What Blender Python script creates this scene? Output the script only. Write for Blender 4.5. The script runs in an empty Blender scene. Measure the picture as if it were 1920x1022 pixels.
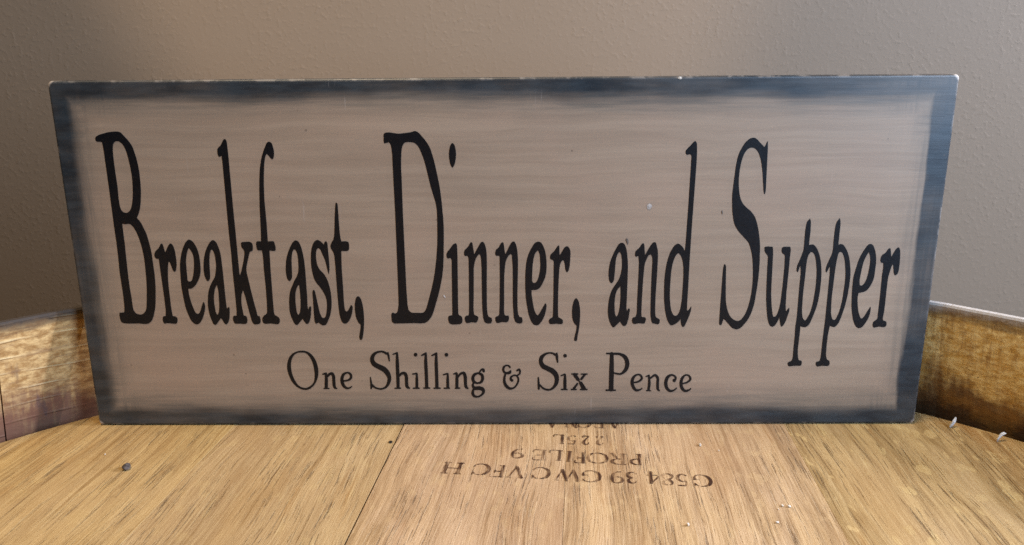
import bpy, bmesh, math, random
from mathutils import Vector, Matrix
from mathutils.geometry import tessellate_polygon

# ------------------------------------------------------------------ camera, light, exposure
scene = bpy.context.scene
WALL_Y = 0.150
col = scene.collection
random.seed(7)

cam_data = bpy.data.cameras.new('camera')
cam = bpy.data.objects.new('camera', cam_data)
col.objects.link(cam)
scene.camera = cam
CAM = Vector((0.007555, -0.274529, 0.131645))
RIGHT = Vector((0.99989029, 0.01258719, -0.00780835))
UP = Vector((0.00432306, 0.25621656, 0.96660974))
FWD = Vector((-0.01416753, 0.96653745, -0.25613403))
m = Matrix((RIGHT, UP, -FWD)).transposed().to_4x4()
m.translation = CAM
cam.matrix_world = m
cam_data.sensor_width = 36
cam_data.lens = 36 * 1500 / 1920
cam_data.clip_start = 0.005
cam_data.clip_end = 50
cam_data.dof.use_dof = True
cam_data.dof.focus_distance = 0.258
cam_data.dof.aperture_fstop = 24

world = bpy.data.worlds.new('World')
scene.world = world
world.use_nodes = True
bg = world.node_tree.nodes['Background']
bg.inputs['Color'].default_value = (1.0, 0.80, 0.62, 1)
bg.inputs['Strength'].default_value = 0.07


def area(name, loc, target, size, size_y, power, color):
    d = bpy.data.lights.new(name, 'AREA')
    d.shape = 'RECTANGLE'
    d.size, d.size_y = size, size_y
    d.energy = power
    d.color = color
    o = bpy.data.objects.new(name, d)
    col.objects.link(o)
    o.location = loc
    o.rotation_euler = (Vector(target) - Vector(loc)).to_track_quat('-Z', 'Y').to_euler()
    return o


# daylight from a window to the right, almost in line with the sign: it rakes the wall and the far chime
area('window_light', (0.95, -0.018, 0.44), (0.0, 0.0, 0.04), 0.09, 0.4, 19.0, (0.80, 0.84, 1.0))
# the same daylight reaching the sign's face from further round to the right
area('window_light_front', (0.44, -0.40, 0.27), (0.12, 0.0, 0.08), 0.24, 0.40, 5.5, (0.48, 0.69, 1.0))
# warm room lamp overhead
area('room_lamp', (-0.26, -0.26, 1.28), (0.0, -0.08, 0.0), 0.36, 0.36, 13.5, (1.0, 0.79, 0.52))
# added warm spot: its cone edge stands in for a shadow edge above the sign
sd = bpy.data.lights.new('added_wall_spot', 'SPOT')
sd.energy = 52.0
sd.color = (1.0, 0.80, 0.60)
sd.spot_size = math.radians(14.4)
sd.spot_blend = 0.22
sd.shadow_soft_size = 0.03
spot = bpy.data.objects.new('added_wall_spot', sd)
col.objects.link(spot)
spot.location = (-0.25, -1.0, 0.95)
spot.rotation_euler = (Vector((-0.045, WALL_Y, 0.228)) - spot.location).to_track_quat('-Z', 'Y').to_euler()

scene.view_settings.view_transform = 'Standard'
scene.view_settings.look = 'None'
scene.view_settings.exposure = 0.0
scene.view_settings.gamma = 1.0
scene.view_settings.use_curve_mapping = False
scene.render.engine = 'CYCLES'
scene.cycles.use_denoising = False
scene.cycles.caustics_reflective = False
scene.cycles.caustics_refractive = False
scene.cycles.sample_clamp_indirect = 1.5

# ------------------------------------------------------------------ sizes (metres)
SIGN_W, SIGN_H, SIGN_T = 0.305, 0.126, 0.0070
HEAD_R = 0.2400                       # inner radius of the chime
BX, BY = 0.00122, -0.17620            # barrel axis
RIM_H = 0.0449                        # chime above the head
BARREL_H = 0.94
FLOOR_Z = RIM_H - BARREL_H
GRAIN = math.radians(-4.2)            # head boards turned a little against the sign


# ------------------------------------------------------------------ helpers
def tag(o, label=None, cat=None, group=None, kind=None):
    if label: o['label'] = label
    if cat: o['category'] = cat
    if group: o['group'] = group
    if kind: o['kind'] = kind
    return o


def empty(name, loc):
    o = bpy.data.objects.new(name, None)
    o.empty_display_size = 0.02
    o.location = loc
    col.objects.link(o)
    return o


def link(name, bm, mat, parent=None, smooth=False):
    me = bpy.data.meshes.new(name)
    bm.normal_update()
    bm.to_mesh(me)
    bm.free()
    if mat: me.materials.append(mat)
    if smooth:
        for p in me.polygons: p.use_smooth = True
    o = bpy.data.objects.new(name, me)
    col.objects.link(o)
    if parent: o.parent = parent
    return o


class NT:
    """small helper around a material's node tree"""
    def __init__(self, name):
        self.mat = bpy.data.materials.new(name)
        self.mat.use_nodes = True
        self.t = self.mat.node_tree
        self.bsdf = self.t.nodes['Principled BSDF']
        self.out = self.t.nodes['Material Output']

    def n(self, typ, **kw):
        nd = self.t.nodes.new(typ)
        for k, v in kw.items(): setattr(nd, k, v)
        return nd

    def set(self, sock, v):
        if isinstance(v, bpy.types.NodeSocket):
            self.t.links.new(v, sock)
        elif isinstance(v, tuple) and len(v) == 3 and sock.type == 'RGBA':
            sock.default_value = (*v, 1)
        else:
            sock.default_value = v

    def obj(self):
        return self.n('ShaderNodeTexCoord').outputs['Object']

    def sep(self, v):
        s = self.n('ShaderNodeSeparateXYZ'); self.set(s.inputs[0], v)
        return s.outputs[0], s.outputs[1], s.outputs[2]

    def comb(self, x, y, z):
        c = self.n('ShaderNodeCombineXYZ')
        for i, v in enumerate((x, y, z)): self.set(c.inputs[i], v)
        return c.outputs[0]

    def math(self, op, a, b=0.0, c=None, clamp=False):
        nd = self.n('ShaderNodeMath', operation=op, use_clamp=clamp)
        self.set(nd.inputs[0], a); self.set(nd.inputs[1], b)
        if c is not None: self.set(nd.inputs[2], c)
        return nd.outputs[0]

    def vmul(self, v, s):
        nd = self.n('ShaderNodeVectorMath', operation='MULTIPLY')
        self.set(nd.inputs[0], v); self.set(nd.inputs[1], s)
        return nd.outputs[0]

    def vadd(self, v, s):
        nd = self.n('ShaderNodeVectorMath', operation='ADD')
        self.set(nd.inputs[0], v); self.set(nd.inputs[1], s)
        return nd.outputs[0]

    def noise(self, v, scale=1.0, detail=3.0, rough=0.55, dist=0.0):
        nd = self.n('ShaderNodeTexNoise')
        self.set(nd.inputs['Vector'], v)
        nd.inputs['Scale'].default_value = scale
        nd.inputs['Detail'].default_value = detail
        nd.inputs['Roughness'].default_value = rough
        nd.inputs['Distortion'].default_value = dist
        return nd.outputs['Fac']

    def voro(self, v, scale=1.0, feature='F1'):
        nd = self.n('ShaderNodeTexVoronoi', feature=feature)
        self.set(nd.inputs['Vector'], v)
        nd.inputs['Scale'].default_value = scale
        return nd.outputs['Distance']

    def ss(self, v, a, b):
        """smooth 0..1 as v runs from a to b"""
        nd = self.n('ShaderNodeMapRange', interpolation_type='SMOOTHSTEP')
        self.set(nd.inputs['Value'], v)
        if a > b:
            nd.inputs['From Min'].default_value = b; nd.inputs['From Max'].default_value = a
            nd.inputs['To Min'].default_value = 1; nd.inputs['To Max'].default_value = 0
        else:
            nd.inputs['From Min'].default_value = a; nd.inputs['From Max'].default_value = b
        return nd.outputs['Result']

    def mix(self, fac, a, b):
        nd = self.n('ShaderNodeMix', data_type='RGBA')
        self.set(nd.inputs[0], fac)
        self.set(nd.inputs[6], a); self.set(nd.inputs[7], b)
        return nd.outputs[2]

    def bump(self, h, strength, dist, normal=None):
        nd = self.n('ShaderNodeBump')
        nd.inputs['Strength'].default_value = strength
        nd.inputs['Distance'].default_value = dist
        self.set(nd.inputs['Height'], h)
        if normal is not None: self.set(nd.inputs['Normal'], normal)
        return nd.outputs[0]

    def finish(self, color, rough, normal=None, spec=0.5):
        self.set(self.bsdf.inputs['Base Color'], color)
        self.set(self.bsdf.inputs['Roughness'], rough)
        self.bsdf.inputs['Specular IOR Level'].default_value = spec
        if normal is not None: self.set(self.bsdf.inputs['Normal'], normal)
        return self.mat


def rnd(t):
    return t.n('ShaderNodeObjectInfo').outputs['Random']


# ------------------------------------------------------------------ materials
def mat_wall():
    t = NT('painted_wall')
    v = t.obj()
    a = t.noise(v, 400, 3, 0.5)
    b = t.noise(v, 170, 2, 0.5)
    patch = t.ss(t.noise(v, 26, 3), 0.30, 0.66)
    drops = t.math('MULTIPLY', t.ss(a, 0.48, 0.72), t.math('ADD', 0.35, t.math('MULTIPLY', patch, 0.65)))
    h = t.math('ADD', t.math('MULTIPLY', drops, 0.8), t.math('MULTIPLY', b, 0.6))
    h = t.math('ADD', h, t.math('MULTIPLY', t.noise(v, 900, 2), 0.12))
    c = t.mix(t.noise(v, 9, 3), (0.180, 0.134, 0.092), (0.202, 0.152, 0.107))
    return t.finish(c, 0.62, t.bump(h, 1.0, 0.00009), 0.35)


def mat_oak_head():
    t = NT('oak_head')
    r = rnd(t)
    v = t.vadd(t.obj(), t.comb(t.math('MULTIPLY', r, 3.1), t.math('MULTIPLY', r, 5.7), t.math('MULTIPLY', r, 1.3)))
    x, y, z = t.sep(v)
    w1 = t.math('SUBTRACT', t.noise(t.vmul(v, (14.0, 7.0, 1.0)), 1, 2), 0.5)
    w2 = t.math('SUBTRACT', t.noise(t.vmul(v, (90.0, 28.0, 1.0)), 1, 2), 0.5)
    xw = t.math('ADD', x, t.math('ADD', t.math('MULTIPLY', w1, 0.014), t.math('MULTIPLY', w2, 0.0016)))
    p = t.comb(xw, y, 0.0)
    broad = t.noise(t.vmul(p, (150.0, 5.0, 1.0)), 1, 4, 0.6)
    mid = t.noise(t.vmul(p, (560.0, 26.0, 1.0)), 1, 5, 0.66)
    fine = t.noise(t.vmul(p, (1900.0, 95.0, 1.0)), 1, 4, 0.68)
    pore_n = t.noise(t.vmul(p, (1600.0, 44.0, 1.0)), 1, 3, 0.6)
    pore_zone = t.noise(t.vmul(p, (95.0, 9.0, 1.0)), 1, 3, 0.6)
    pores = t.math('MULTIPLY', t.ss(pore_n, 0.57, 0.66), t.ss(pore_zone, 0.36, 0.62))
    flecks = t.math('MULTIPLY', t.ss(t.noise(t.vmul(v, (260.0, 125.0, 1.0)), 1, 1, 0.4), 0.62, 0.68), t.n('ShaderNodeObjectInfo').outputs['Alpha'])
    tone = t.math('ADD', t.math('MULTIPLY', broad, 0.55), t.math('MULTIPLY', mid, 0.45))
    c = t.mix(t.ss(tone, 0.38, 0.62), (0.225, 0.140, 0.055), (0.440, 0.308, 0.146))
    # each board leans a little pinker or more yellow
    c = t.mix(t.math('MULTIPLY', t.ss(t.noise(t.vmul(v, (9.0, 5.0, 1.0)), 1, 2), 0.40, 0.66), 0.55), c, (0.385, 0.262, 0.160))
    amber = t.ss(t.noise(t.vmul(p, (120.0, 11.0, 1.0)), 1, 3, 0.6), 0.60, 0.72)
    c = t.mix(t.math('MULTIPLY', amber, 0.55), c, (0.300, 0.160, 0.055))
    c = t.mix(t.math('MULTIPLY', flecks, 0.75), c, (0.480, 0.350, 0.170))
    c = t.mix(t.math('MULTIPLY', t.ss(fine, 0.40, 0.68), 0.30), c, (0.480, 0.355, 0.200))
    c = t.mix(t.math('MULTIPLY', pores, 0.72), c, (0.140, 0.078, 0.034))
    fibre = t.ss(t.noise(t.vmul(p, (1250.0, 13.0, 1.0)), 1, 3, 0.6), 0.54, 0.66)
    c = t.mix(t.math('MULTIPLY', fibre, 0.32), c, (0.560, 0.430, 0.250))
    patch = t.noise(t.vmul(p, (42.0, 12.0, 1.0)), 1, 4, 0.6)
    c = t.mix(t.math('MULTIPLY', t.ss(patch, 0.50, 0.68), 0.42), c, (0.285, 0.165, 0.066))
    c = t.mix(t.math('MULTIPLY', t.ss(patch, 0.48, 0.32), 0.40), c, (0.520, 0.385, 0.235))
    dots = t.ss(t.noise(t.vmul(p, (1500.0, 130.0, 1.0)), 1, 3, 0.6), 0.60, 0.68)
    c = t.mix(t.math('MULTIPLY', t.math('MULTIPLY', dots, t.ss(pore_zone, 0.40, 0.62)), 0.6), c, (0.135, 0.075, 0.034))
    brown = t.ss(t.noise(t.vmul(p, (430.0, 9.0, 1.0)), 1, 4, 0.65), 0.56, 0.68)
    c = t.mix(t.math('MULTIPLY', brown, 0.58), c, (0.205, 0.115, 0.042))
    tint = t.n('ShaderNodeMix', data_type='RGBA', blend_type='MULTIPLY')
    tint.inputs[0].default_value = 1.0
    t.set(tint.inputs[6], c); t.set(tint.inputs[7], t.n('ShaderNodeObjectInfo').outputs['Color'])
    c = tint.outputs[2]
    h = t.math('SUBTRACT', t.math('ADD', t.math('MULTIPLY', fine, 0.5), t.math('MULTIPLY', mid, 0.6)), t.math('MULTIPLY', pores, 0.9))
    return t.finish(c, t.math('ADD', 0.48, t.math('MULTIPLY', mid, 0.25)), t.bump(h, 1.0, 0.00040), 0.35)


def mat_stave(kind):
    t = NT('oak_stave_' + kind)
    r = rnd(t)
    v0 = t.obj()
    x, y, z = t.sep(v0)
    v = t.vadd(v0, t.comb(t.math('MULTIPLY', r, 2.0), t.math('MULTIPLY', r, 3.0), t.math('MULTIPLY', r, 4.0)))
    ang = t.math('ARCTAN2', t.math('SUBTRACT', x, BX), t.math('SUBTRACT', y, BY))
    arc = t.math('ADD', t.math('MULTIPLY', ang, HEAD_R), t.math('MULTIPLY', r, 1.0))
    zr = t.math('ADD', z, BARREL_H)
    p = t.comb(arc, zr, 0.0)
    mott = t.noise(t.vmul(p, (240.0, 420.0, 1.0)), 1, 6, 0.7)
    dash = t.math('MULTIPLY', t.ss(t.noise(t.vmul(p, (330.0, 900.0, 1.0)), 1, 4, 0.65), 0.60, 0.68), t.ss(t.noise(p, 90, 3), 0.42, 0.58))
    vert = t.noise(t.vmul(p, (420.0, 40.0, 1.0)), 1, 4, 0.6)
    horiz = t.noise(t.vmul(p, (60.0, 520.0, 1.0)), 1, 4, 0.6)
    blot = t.noise(p, 42, 4, 0.6)
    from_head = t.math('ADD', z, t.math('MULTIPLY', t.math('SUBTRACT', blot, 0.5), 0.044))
    if kind == 'pale':
        c = t.mix(t.ss(mott, 0.36, 0.66), (0.370, 0.200, 0.070), (0.730, 0.490, 0.215))
        c = t.mix(t.math('MULTIPLY', t.ss(horiz, 0.52, 0.70), 0.45), c, (0.230, 0.130, 0.080))
        c = t.mix(t.math('MULTIPLY', dash, 0.65), c, (0.150, 0.085, 0.055))
        # saw marks that run round the chime
        wz = t.math('ADD', z, t.math('MULTIPLY', t.math('SUBTRACT', t.noise(t.vmul(p, (22.0, 60.0, 1.0)), 1, 2), 0.5), 0.004))
        saw = t.math('ABSOLUTE', t.math('SUBTRACT', t.math('FRACT', t.math('MULTIPLY', t.math('ADD', wz, t.math('MULTIPLY', arc, 0.05)), 152.0)), 0.5))
        line = t.math('MULTIPLY', t.ss(saw, 0.085, 0.02), t.ss(t.noise(p, 75, 2), 0.40, 0.60))
        c = t.mix(t.math('MULTIPLY', line, 0.6), c, (0.760, 0.580, 0.320))
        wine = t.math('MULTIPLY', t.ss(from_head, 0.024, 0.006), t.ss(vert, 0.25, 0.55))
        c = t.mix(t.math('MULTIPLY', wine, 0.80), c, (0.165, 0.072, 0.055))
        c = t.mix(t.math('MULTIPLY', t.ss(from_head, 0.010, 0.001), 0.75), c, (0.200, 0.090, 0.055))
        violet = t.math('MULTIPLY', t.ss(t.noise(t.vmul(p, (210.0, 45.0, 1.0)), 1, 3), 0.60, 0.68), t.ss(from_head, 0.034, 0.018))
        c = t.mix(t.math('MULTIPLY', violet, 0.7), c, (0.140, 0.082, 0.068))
        h = t.math('ADD', t.math('MULTIPLY', mott, 0.4), t.math('MULTIPLY', line, 0.5))
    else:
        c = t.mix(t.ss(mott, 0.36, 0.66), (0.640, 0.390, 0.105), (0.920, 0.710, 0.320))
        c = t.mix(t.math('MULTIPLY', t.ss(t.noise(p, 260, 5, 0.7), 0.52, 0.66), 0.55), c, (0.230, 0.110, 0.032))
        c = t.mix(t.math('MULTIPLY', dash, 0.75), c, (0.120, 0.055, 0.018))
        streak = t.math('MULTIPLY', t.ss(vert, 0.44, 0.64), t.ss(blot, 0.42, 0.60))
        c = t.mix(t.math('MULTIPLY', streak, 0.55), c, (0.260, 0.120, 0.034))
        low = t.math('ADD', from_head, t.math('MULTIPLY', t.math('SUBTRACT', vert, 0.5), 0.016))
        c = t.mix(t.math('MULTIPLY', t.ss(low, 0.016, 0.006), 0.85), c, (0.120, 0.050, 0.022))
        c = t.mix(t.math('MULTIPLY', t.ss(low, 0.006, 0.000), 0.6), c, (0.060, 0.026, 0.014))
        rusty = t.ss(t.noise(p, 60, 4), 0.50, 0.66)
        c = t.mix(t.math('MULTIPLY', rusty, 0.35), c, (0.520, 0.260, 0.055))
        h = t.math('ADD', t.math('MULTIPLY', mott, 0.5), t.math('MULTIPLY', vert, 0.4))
    # weathered grey along the cut ends
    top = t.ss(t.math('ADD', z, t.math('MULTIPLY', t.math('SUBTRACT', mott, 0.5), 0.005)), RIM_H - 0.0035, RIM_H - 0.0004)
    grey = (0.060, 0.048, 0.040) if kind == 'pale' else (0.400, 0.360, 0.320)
    dark = t.ss(t.math('ADD', z, t.math('MULTIPLY', t.math('SUBTRACT', horiz, 0.5), 0.006)), RIM_H - 0.0065, RIM_H - 0.003)
    c = t.mix(t.math('MULTIPLY', dark, 0.75), c, (0.120, 0.078, 0.048))
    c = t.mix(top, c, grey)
    return t.finish(c, 0.75, t.bump(h, 1.0, 0.0006), 0.15)


def mat_sign():
    t = NT('sign_paint')
    v = t.obj()
    x, y, z = t.sep(v)
    dl = t.math('ADD', x, SIGN_W / 2)
    dr = t.math('SUBTRACT', SIGN_W / 2, x)
    dt = t.math('SUBTRACT', SIGN_H, z)
    # uneven brush edge on each side
    nx = t.noise(t.vmul(v, (16.0, 1.0, 300.0)), 1, 4, 0.6)      # streaks along the top and bottom
    nz = t.noise(t.vmul(v, (300.0, 1.0, 20.0)), 1, 4, 0.6)      # streaks along the sides
    lf = t.noise(t.vmul(v, (18.0, 1.0, 18.0)), 1, 2)
    def band(d, n, width, soft, amp):
        dd = t.math('ADD', d, t.math('ADD', t.math('MULTIPLY', t.math('SUBTRACT', n, 0.5), amp), t.math('MULTIPLY', t.math('SUBTRACT', lf, 0.5), amp * 0.8)))
        return t.ss(dd, width + soft, width - soft)
    slow = t.noise(t.vmul(v, (21.0, 1.0, 24.0)), 1, 3, 0.55)
    def wide(w0, w1):
        """band width that wanders along the edge"""
        return t.math('ADD', w0, t.math('MULTIPLY', t.math('SUBTRACT', slow, 0.5), w1))
    def brush(d, n, w0, w1, s_in, s_out, amp):
        dd = t.math('SUBTRACT', t.math('ADD', d, t.math('MULTIPLY', t.math('SUBTRACT', n, 0.5), amp)), wide(w0, w1))
        return t.ss(dd, s_out, -s_in)
    core = t.math('MAXIMUM', t.math('MAXIMUM', brush(dl, nz, 0.0058, 0.006, 0.0018, 0.0042, 0.0040), brush(dr, nz, 0.0074, 0.004, 0.0007, 0.0012, 0.0040)),
                  t.math('MAXIMUM', brush(dt, nx, 0.0056, 0.006, 0.0016, 0.0038, 0.0040), brush(z, nx, 0.0048, 0.007, 0.0016, 0.0046, 0.0050)))
    halo = t.math('MAXIMUM', t.math('MAXIMUM', brush(dl, nz, 0.0085, 0.008, 0.0040, 0.0085, 0.006), brush(dr, nz, 0.0090, 0.008, 0.0040, 0.0070, 0.006)),
                  t.math('MAXIMUM', brush(dt, nx, 0.0098, 0.009, 0.0040, 0.0055, 0.008), brush(z, nx, 0.0085, 0.010, 0.0040, 0.0095, 0.009)))
    wob = t.math('MULTIPLY', t.math('SUBTRACT', t.noise(t.vmul(v, (16.0, 1.0, 34.0)), 1, 2), 0.5), 0.006)
    gv = t.comb(x, y, t.math('ADD', z, wob))
    grain = t.noise(t.vmul(gv, (14.0, 1.0, 330.0)), 1, 5, 0.62, 0.3)
    grain2 = t.noise(t.vmul(gv, (34.0, 1.0, 700.0)), 1, 4, 0.65)
    cloud = t.noise(t.vmul(v, (22.0, 1.0, 30.0)), 1, 4, 0.6)
    c = t.mix(t.ss(grain, 0.34, 0.68), (0.297, 0.211, 0.146), (0.344, 0.250, 0.175))
    c = t.mix(t.math('MULTIPLY', t.ss(grain2, 0.54, 0.74), 0.20), c, (0.195, 0.142, 0.100))
    c = t.mix(t.math('MULTIPLY', t.ss(cloud, 0.46, 0.66), 0.34), c, (0.362, 0.240, 0.165))
    paint = t.mix(t.ss(t.noise(t.vmul(v, (70.0, 1.0, 300.0)), 1, 4, 0.6), 0.34, 0.68), (0.010, 0.0150, 0.0200), (0.026, 0.036, 0.044))
    c = t.mix(t.math('MULTIPLY', halo, t.math('ADD', 0.36, t.math('MULTIPLY', t.math('MAXIMUM', t.math('MULTIPLY', t.ss(t.noise(t.vmul(v, (26.0, 1.0, 620.0)), 1, 4, 0.65), 0.40, 0.62), t.ss(t.math('MINIMUM', z, dt), 0.030, 0.016)), t.math('MULTIPLY', t.ss(t.noise(t.vmul(v, (620.0, 1.0, 26.0)), 1, 4, 0.65), 0.40, 0.62), t.ss(t.math('MINIMUM', dl, dr), 0.030, 0.016))), 0.34))), c, (0.082, 0.080, 0.070))
    thin = t.ss(t.noise(t.vmul(v, (13.0, 1.0, 26.0)), 1, 4, 0.6), 0.30, 0.60)
    core = t.math('MULTIPLY', core, t.math('ADD', 0.62, t.math('MULTIPLY', thin, 0.38)))
    c = t.mix(core, c, paint)
    smoke = t.ss(t.noise(t.vmul(v, (11.0, 1.0, 40.0)), 1, 4, 0.6), 0.44, 0.70)
    c = t.mix(t.math('MULTIPLY', smoke, t.math('MULTIPLY', 0.16, t.math('SUBTRACT', 1.0, core))), c, (0.150, 0.125, 0.098))
    # specks in the paint
    sp = t.math('MULTIPLY', t.ss(t.voro(v, 190), 0.10, 0.05), t.ss(t.noise(v, 55, 2), 0.56, 0.62))
    c = t.mix(t.math('MULTIPLY', sp, 0.55), c, (0.090, 0.060, 0.045))
    scuff = t.math('MULTIPLY', t.ss(t.noise(t.vmul(v, (700.0, 1.0, 45.0)), 1, 3, 0.6), 0.66, 0.74), t.ss(t.noise(v, 30, 2), 0.50, 0.62))
    c = t.mix(t.math('MULTIPLY', scuff, 0.30), c, (0.52, 0.46, 0.42))
    # knocked corners show wood; pale edges mix rubbed wood with painted-in caught light
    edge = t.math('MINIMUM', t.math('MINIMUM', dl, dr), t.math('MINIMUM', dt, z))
    wear_glint = t.math('MULTIPLY', t.ss(edge, 0.0011, 0.0003), t.ss(t.noise(v, 120, 4, 0.65), 0.50, 0.60))
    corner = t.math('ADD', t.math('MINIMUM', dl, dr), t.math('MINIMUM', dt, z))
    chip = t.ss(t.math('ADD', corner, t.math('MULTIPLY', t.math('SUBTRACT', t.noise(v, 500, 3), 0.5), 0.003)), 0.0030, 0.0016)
    c = t.mix(t.math('MAXIMUM', t.math('MULTIPLY', wear_glint, 0.22), t.math('MULTIPLY', chip, 0.8)), c, (0.500, 0.420, 0.350))
    h = t.math('ADD', t.math('MULTIPLY', grain, 0.6), t.math('ADD', t.math('MULTIPLY', grain2, 0.35), t.math('MULTIPLY', core, 0.15)))
    rough = t.math('SUBTRACT', t.math('ADD', 0.40, t.math('MULTIPLY', cloud, 0.16)), t.math('MULTIPLY', core, 0.08))
    return t.finish(c, rough, t.bump(h, 0.5, 0.00016), 0.5)


def mat_plain(name, c, rough, spec=0.5, noise=0.0, nscale=200):
    t = NT(name)
    v = t.obj()
    n = t.noise(v, nscale, 4, 0.6)
    d = tuple(q * (1 - noise) for q in c)
    return t.finish(t.mix(t.ss(n, 0.35, 0.65), d, c), rough, t.bump(n, 0.4, 0.0002), spec)


def mat_brand():
    """scorched lettering: burnt brown that breaks up where the grain stands proud"""
    t = NT('burnt_brand')
    v = t.obj()
    n = t.noise(t.vmul(v, (900.0, 60.0, 1.0)), 1, 4, 0.65)
    n2 = t.noise(v, 330, 3, 0.6)
    c = t.mix(t.ss(n, 0.38, 0.64), (0.035, 0.013, 0.006), (0.125, 0.052, 0.024))
    t.finish(c, 0.8, None, 0.2)
    tr = t.n('ShaderNodeBsdfTransparent')
    mx = t.n('ShaderNodeMixShader')
    keep = t.math('MULTIPLY', t.ss(n, 0.68, 0.42), t.math('ADD', 0.50, t.math('MULTIPLY', t.ss(n2, 0.30, 0.60), 0.45)))
    t.set(mx.inputs[0], keep)
    t.t.links.new(tr.outputs[0], mx.inputs[1])
    t.t.links.new(t.bsdf.outputs[0], mx.inputs[2])
    t.t.links.new(mx.outputs[0], t.out.inputs['Surface'])
    return t.mat


M_WALL = mat_wall()
M_HEAD = mat_oak_head()
M_PALE = mat_stave('pale')
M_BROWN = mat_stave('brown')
M_SIGN = mat_sign()
M_LETTER = mat_plain('letter_paint', (0.0030, 0.0038, 0.0060), 0.40, 0.28, 0.25, 300)
M_BRAND = mat_brand()
M_HOOP = mat_plain('hoop_steel', (0.22, 0.21, 0.20), 0.45, 0.5, 0.4, 60)
M_FLOOR = mat_plain('floor_concrete', (0.24, 0.22, 0.20), 0.8, 0.3, 0.3, 12)
M_STONE = mat_plain('grey_stone', (0.11, 0.085, 0.072), 0.8, 0.3, 0.55, 900)
M_CRUMB = mat_plain('pale_crumb', (0.62, 0.54, 0.44), 0.55, 0.5, 0.15, 900)
M_CURL = mat_plain('white_flake', (0.70, 0.70, 0.70), 0.5, 0.5, 0.25, 700)
M_FLECK = mat_plain('dark_fleck', (0.10, 0.075, 0.06), 0.6, 0.4, 0.3, 900)
M_SPOT = mat_plain('pale_fleck', (0.42, 0.37, 0.33), 0.5, 0.5, 0.2, 900)
M_HOLE = mat_plain('nail_hole', (0.02, 0.015, 0.012), 0.9, 0.1, 0.2, 900)

# ------------------------------------------------------------------ the setting: wall and floor
def box(bm, x0, x1, y0, y1, z0, z1):
    vs = [bm.verts.new((x, y, z)) for x in (x0, x1) for y in (y0, y1) for z in (z0, z1)]
    for f in ((0, 1, 3, 2), (4, 6, 7, 5), (0, 4, 5, 1), (2, 3, 7, 6), (0, 2, 6, 4), (1, 5, 7, 3)):
        bm.faces.new([vs[i] for i in f])


bm = bmesh.new(); box(bm, -2.2, 2.2, WALL_Y, WALL_Y + 0.1, FLOOR_Z, 1.9)
bmesh.ops.recalc_face_normals(bm, faces=bm.faces)
tag(link('wall', bm, M_WALL), 'taupe painted wall with orange peel texture behind the sign', kind='structure')
bm = bmesh.new(); box(bm, -2.2, 2.2, -1.6, WALL_Y, FLOOR_Z - 0.1, FLOOR_Z)
bmesh.ops.recalc_face_normals(bm, faces=bm.faces)
tag(link('floor', bm, M_FLOOR), 'plain grey floor under the barrel', kind='structure')

# ------------------------------------------------------------------ the barrel
barrel = empty('oak_barrel', (BX, BY, FLOOR_Z))
tag(barrel, 'upright oak wine barrel with branded head, its raised chime round the sign', 'barrel')
OFF = Vector((-BX, -BY, -FLOOR_Z))     # children keep world coordinates in their meshes


def bulge(z):
    """extra radius of the staves below the chime"""
    u = (z - (FLOOR_Z + RIM_H) / 2) / (BARREL_H / 2)
    return 0.062 * (1 - min(1.0, u * u))


def stave(a0, a1, mat, dr, dz):
    gap = 0.00022 / HEAD_R
    prof = []
    zt = RIM_H + dz
    ri = HEAD_R + dr
    rows = [zt - 0.0008, zt * 0.72, zt * 0.45, zt * 0.2, 0.0, -0.02, -0.08, -0.18, -0.32, -0.47, -0.62, -0.76, FLOOR_Z]
    for z in reversed(rows): prof.append((ri + bulge(z) - bulge(RIM_H), z))
    top_in = ri + 0.0006
    prof.append((top_in, zt)); prof.append((ri + 0.0030, zt)); prof.append((ri + 0.0038, zt - 0.0006))
    prof.append((ri + 0.026, zt - 0.019))
    for z in rows[3:]: prof.append((ri + 0.027 + bulge(z) - bulge(RIM_H), z))
    bm = bmesh.new()
    n = 5
    rings = []
    for i in range(n + 1):
        a = a0 + gap + (a1 - a0 - 2 * gap) * i / n
        rings.append([bm.verts.new((BX + r * math.sin(a), BY + r * math.cos(a), z)) for r, z in prof])
    k = len(prof)
    for i in range(n):
        for j in range(k):
            bm.faces.new((rings[i][j], rings[i][(j + 1) % k], rings[i + 1][(j + 1) % k], rings[i + 1][j]))
    bm.faces.new(rings[0]); bm.faces.new(list(reversed(rings[-1])))
    bmesh.ops.recalc_face_normals(bm, faces=bm.faces)
    o = link('stave', bm, mat, barrel)
    o.matrix_parent_inverse = Matrix.Translation(OFF)
    return o


edges = [-47.5]
while edges[-1] > -47.5 - 345:
    edges.append(edges[-1] - random.choice((10.5, 12.0, 13.5, 15.0, 17.0)))
edges = edges[:-1] + [-47.5 - 360]
fwd = [-47.5, -26.0, -12.0, 3.0, 19.0, 56.0]       # the staves behind the sign, left to right
edges = fwd + [e + 360 for e in edges[1:] if e + 360 > 62]
edges = sorted(set(edges)) + [-47.5 + 360]
for e0, e1 in zip(edges[:-1], edges[1:]):
    mid = ((e0 + e1) / 2 + 180) % 360 - 180
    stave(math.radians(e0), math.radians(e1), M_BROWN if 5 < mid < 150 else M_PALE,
          random.uniform(-0.0003, 0.0003) * (0 if abs(mid) < 60 else 1), random.uniform(-0.0004, 0.0003))


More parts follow.
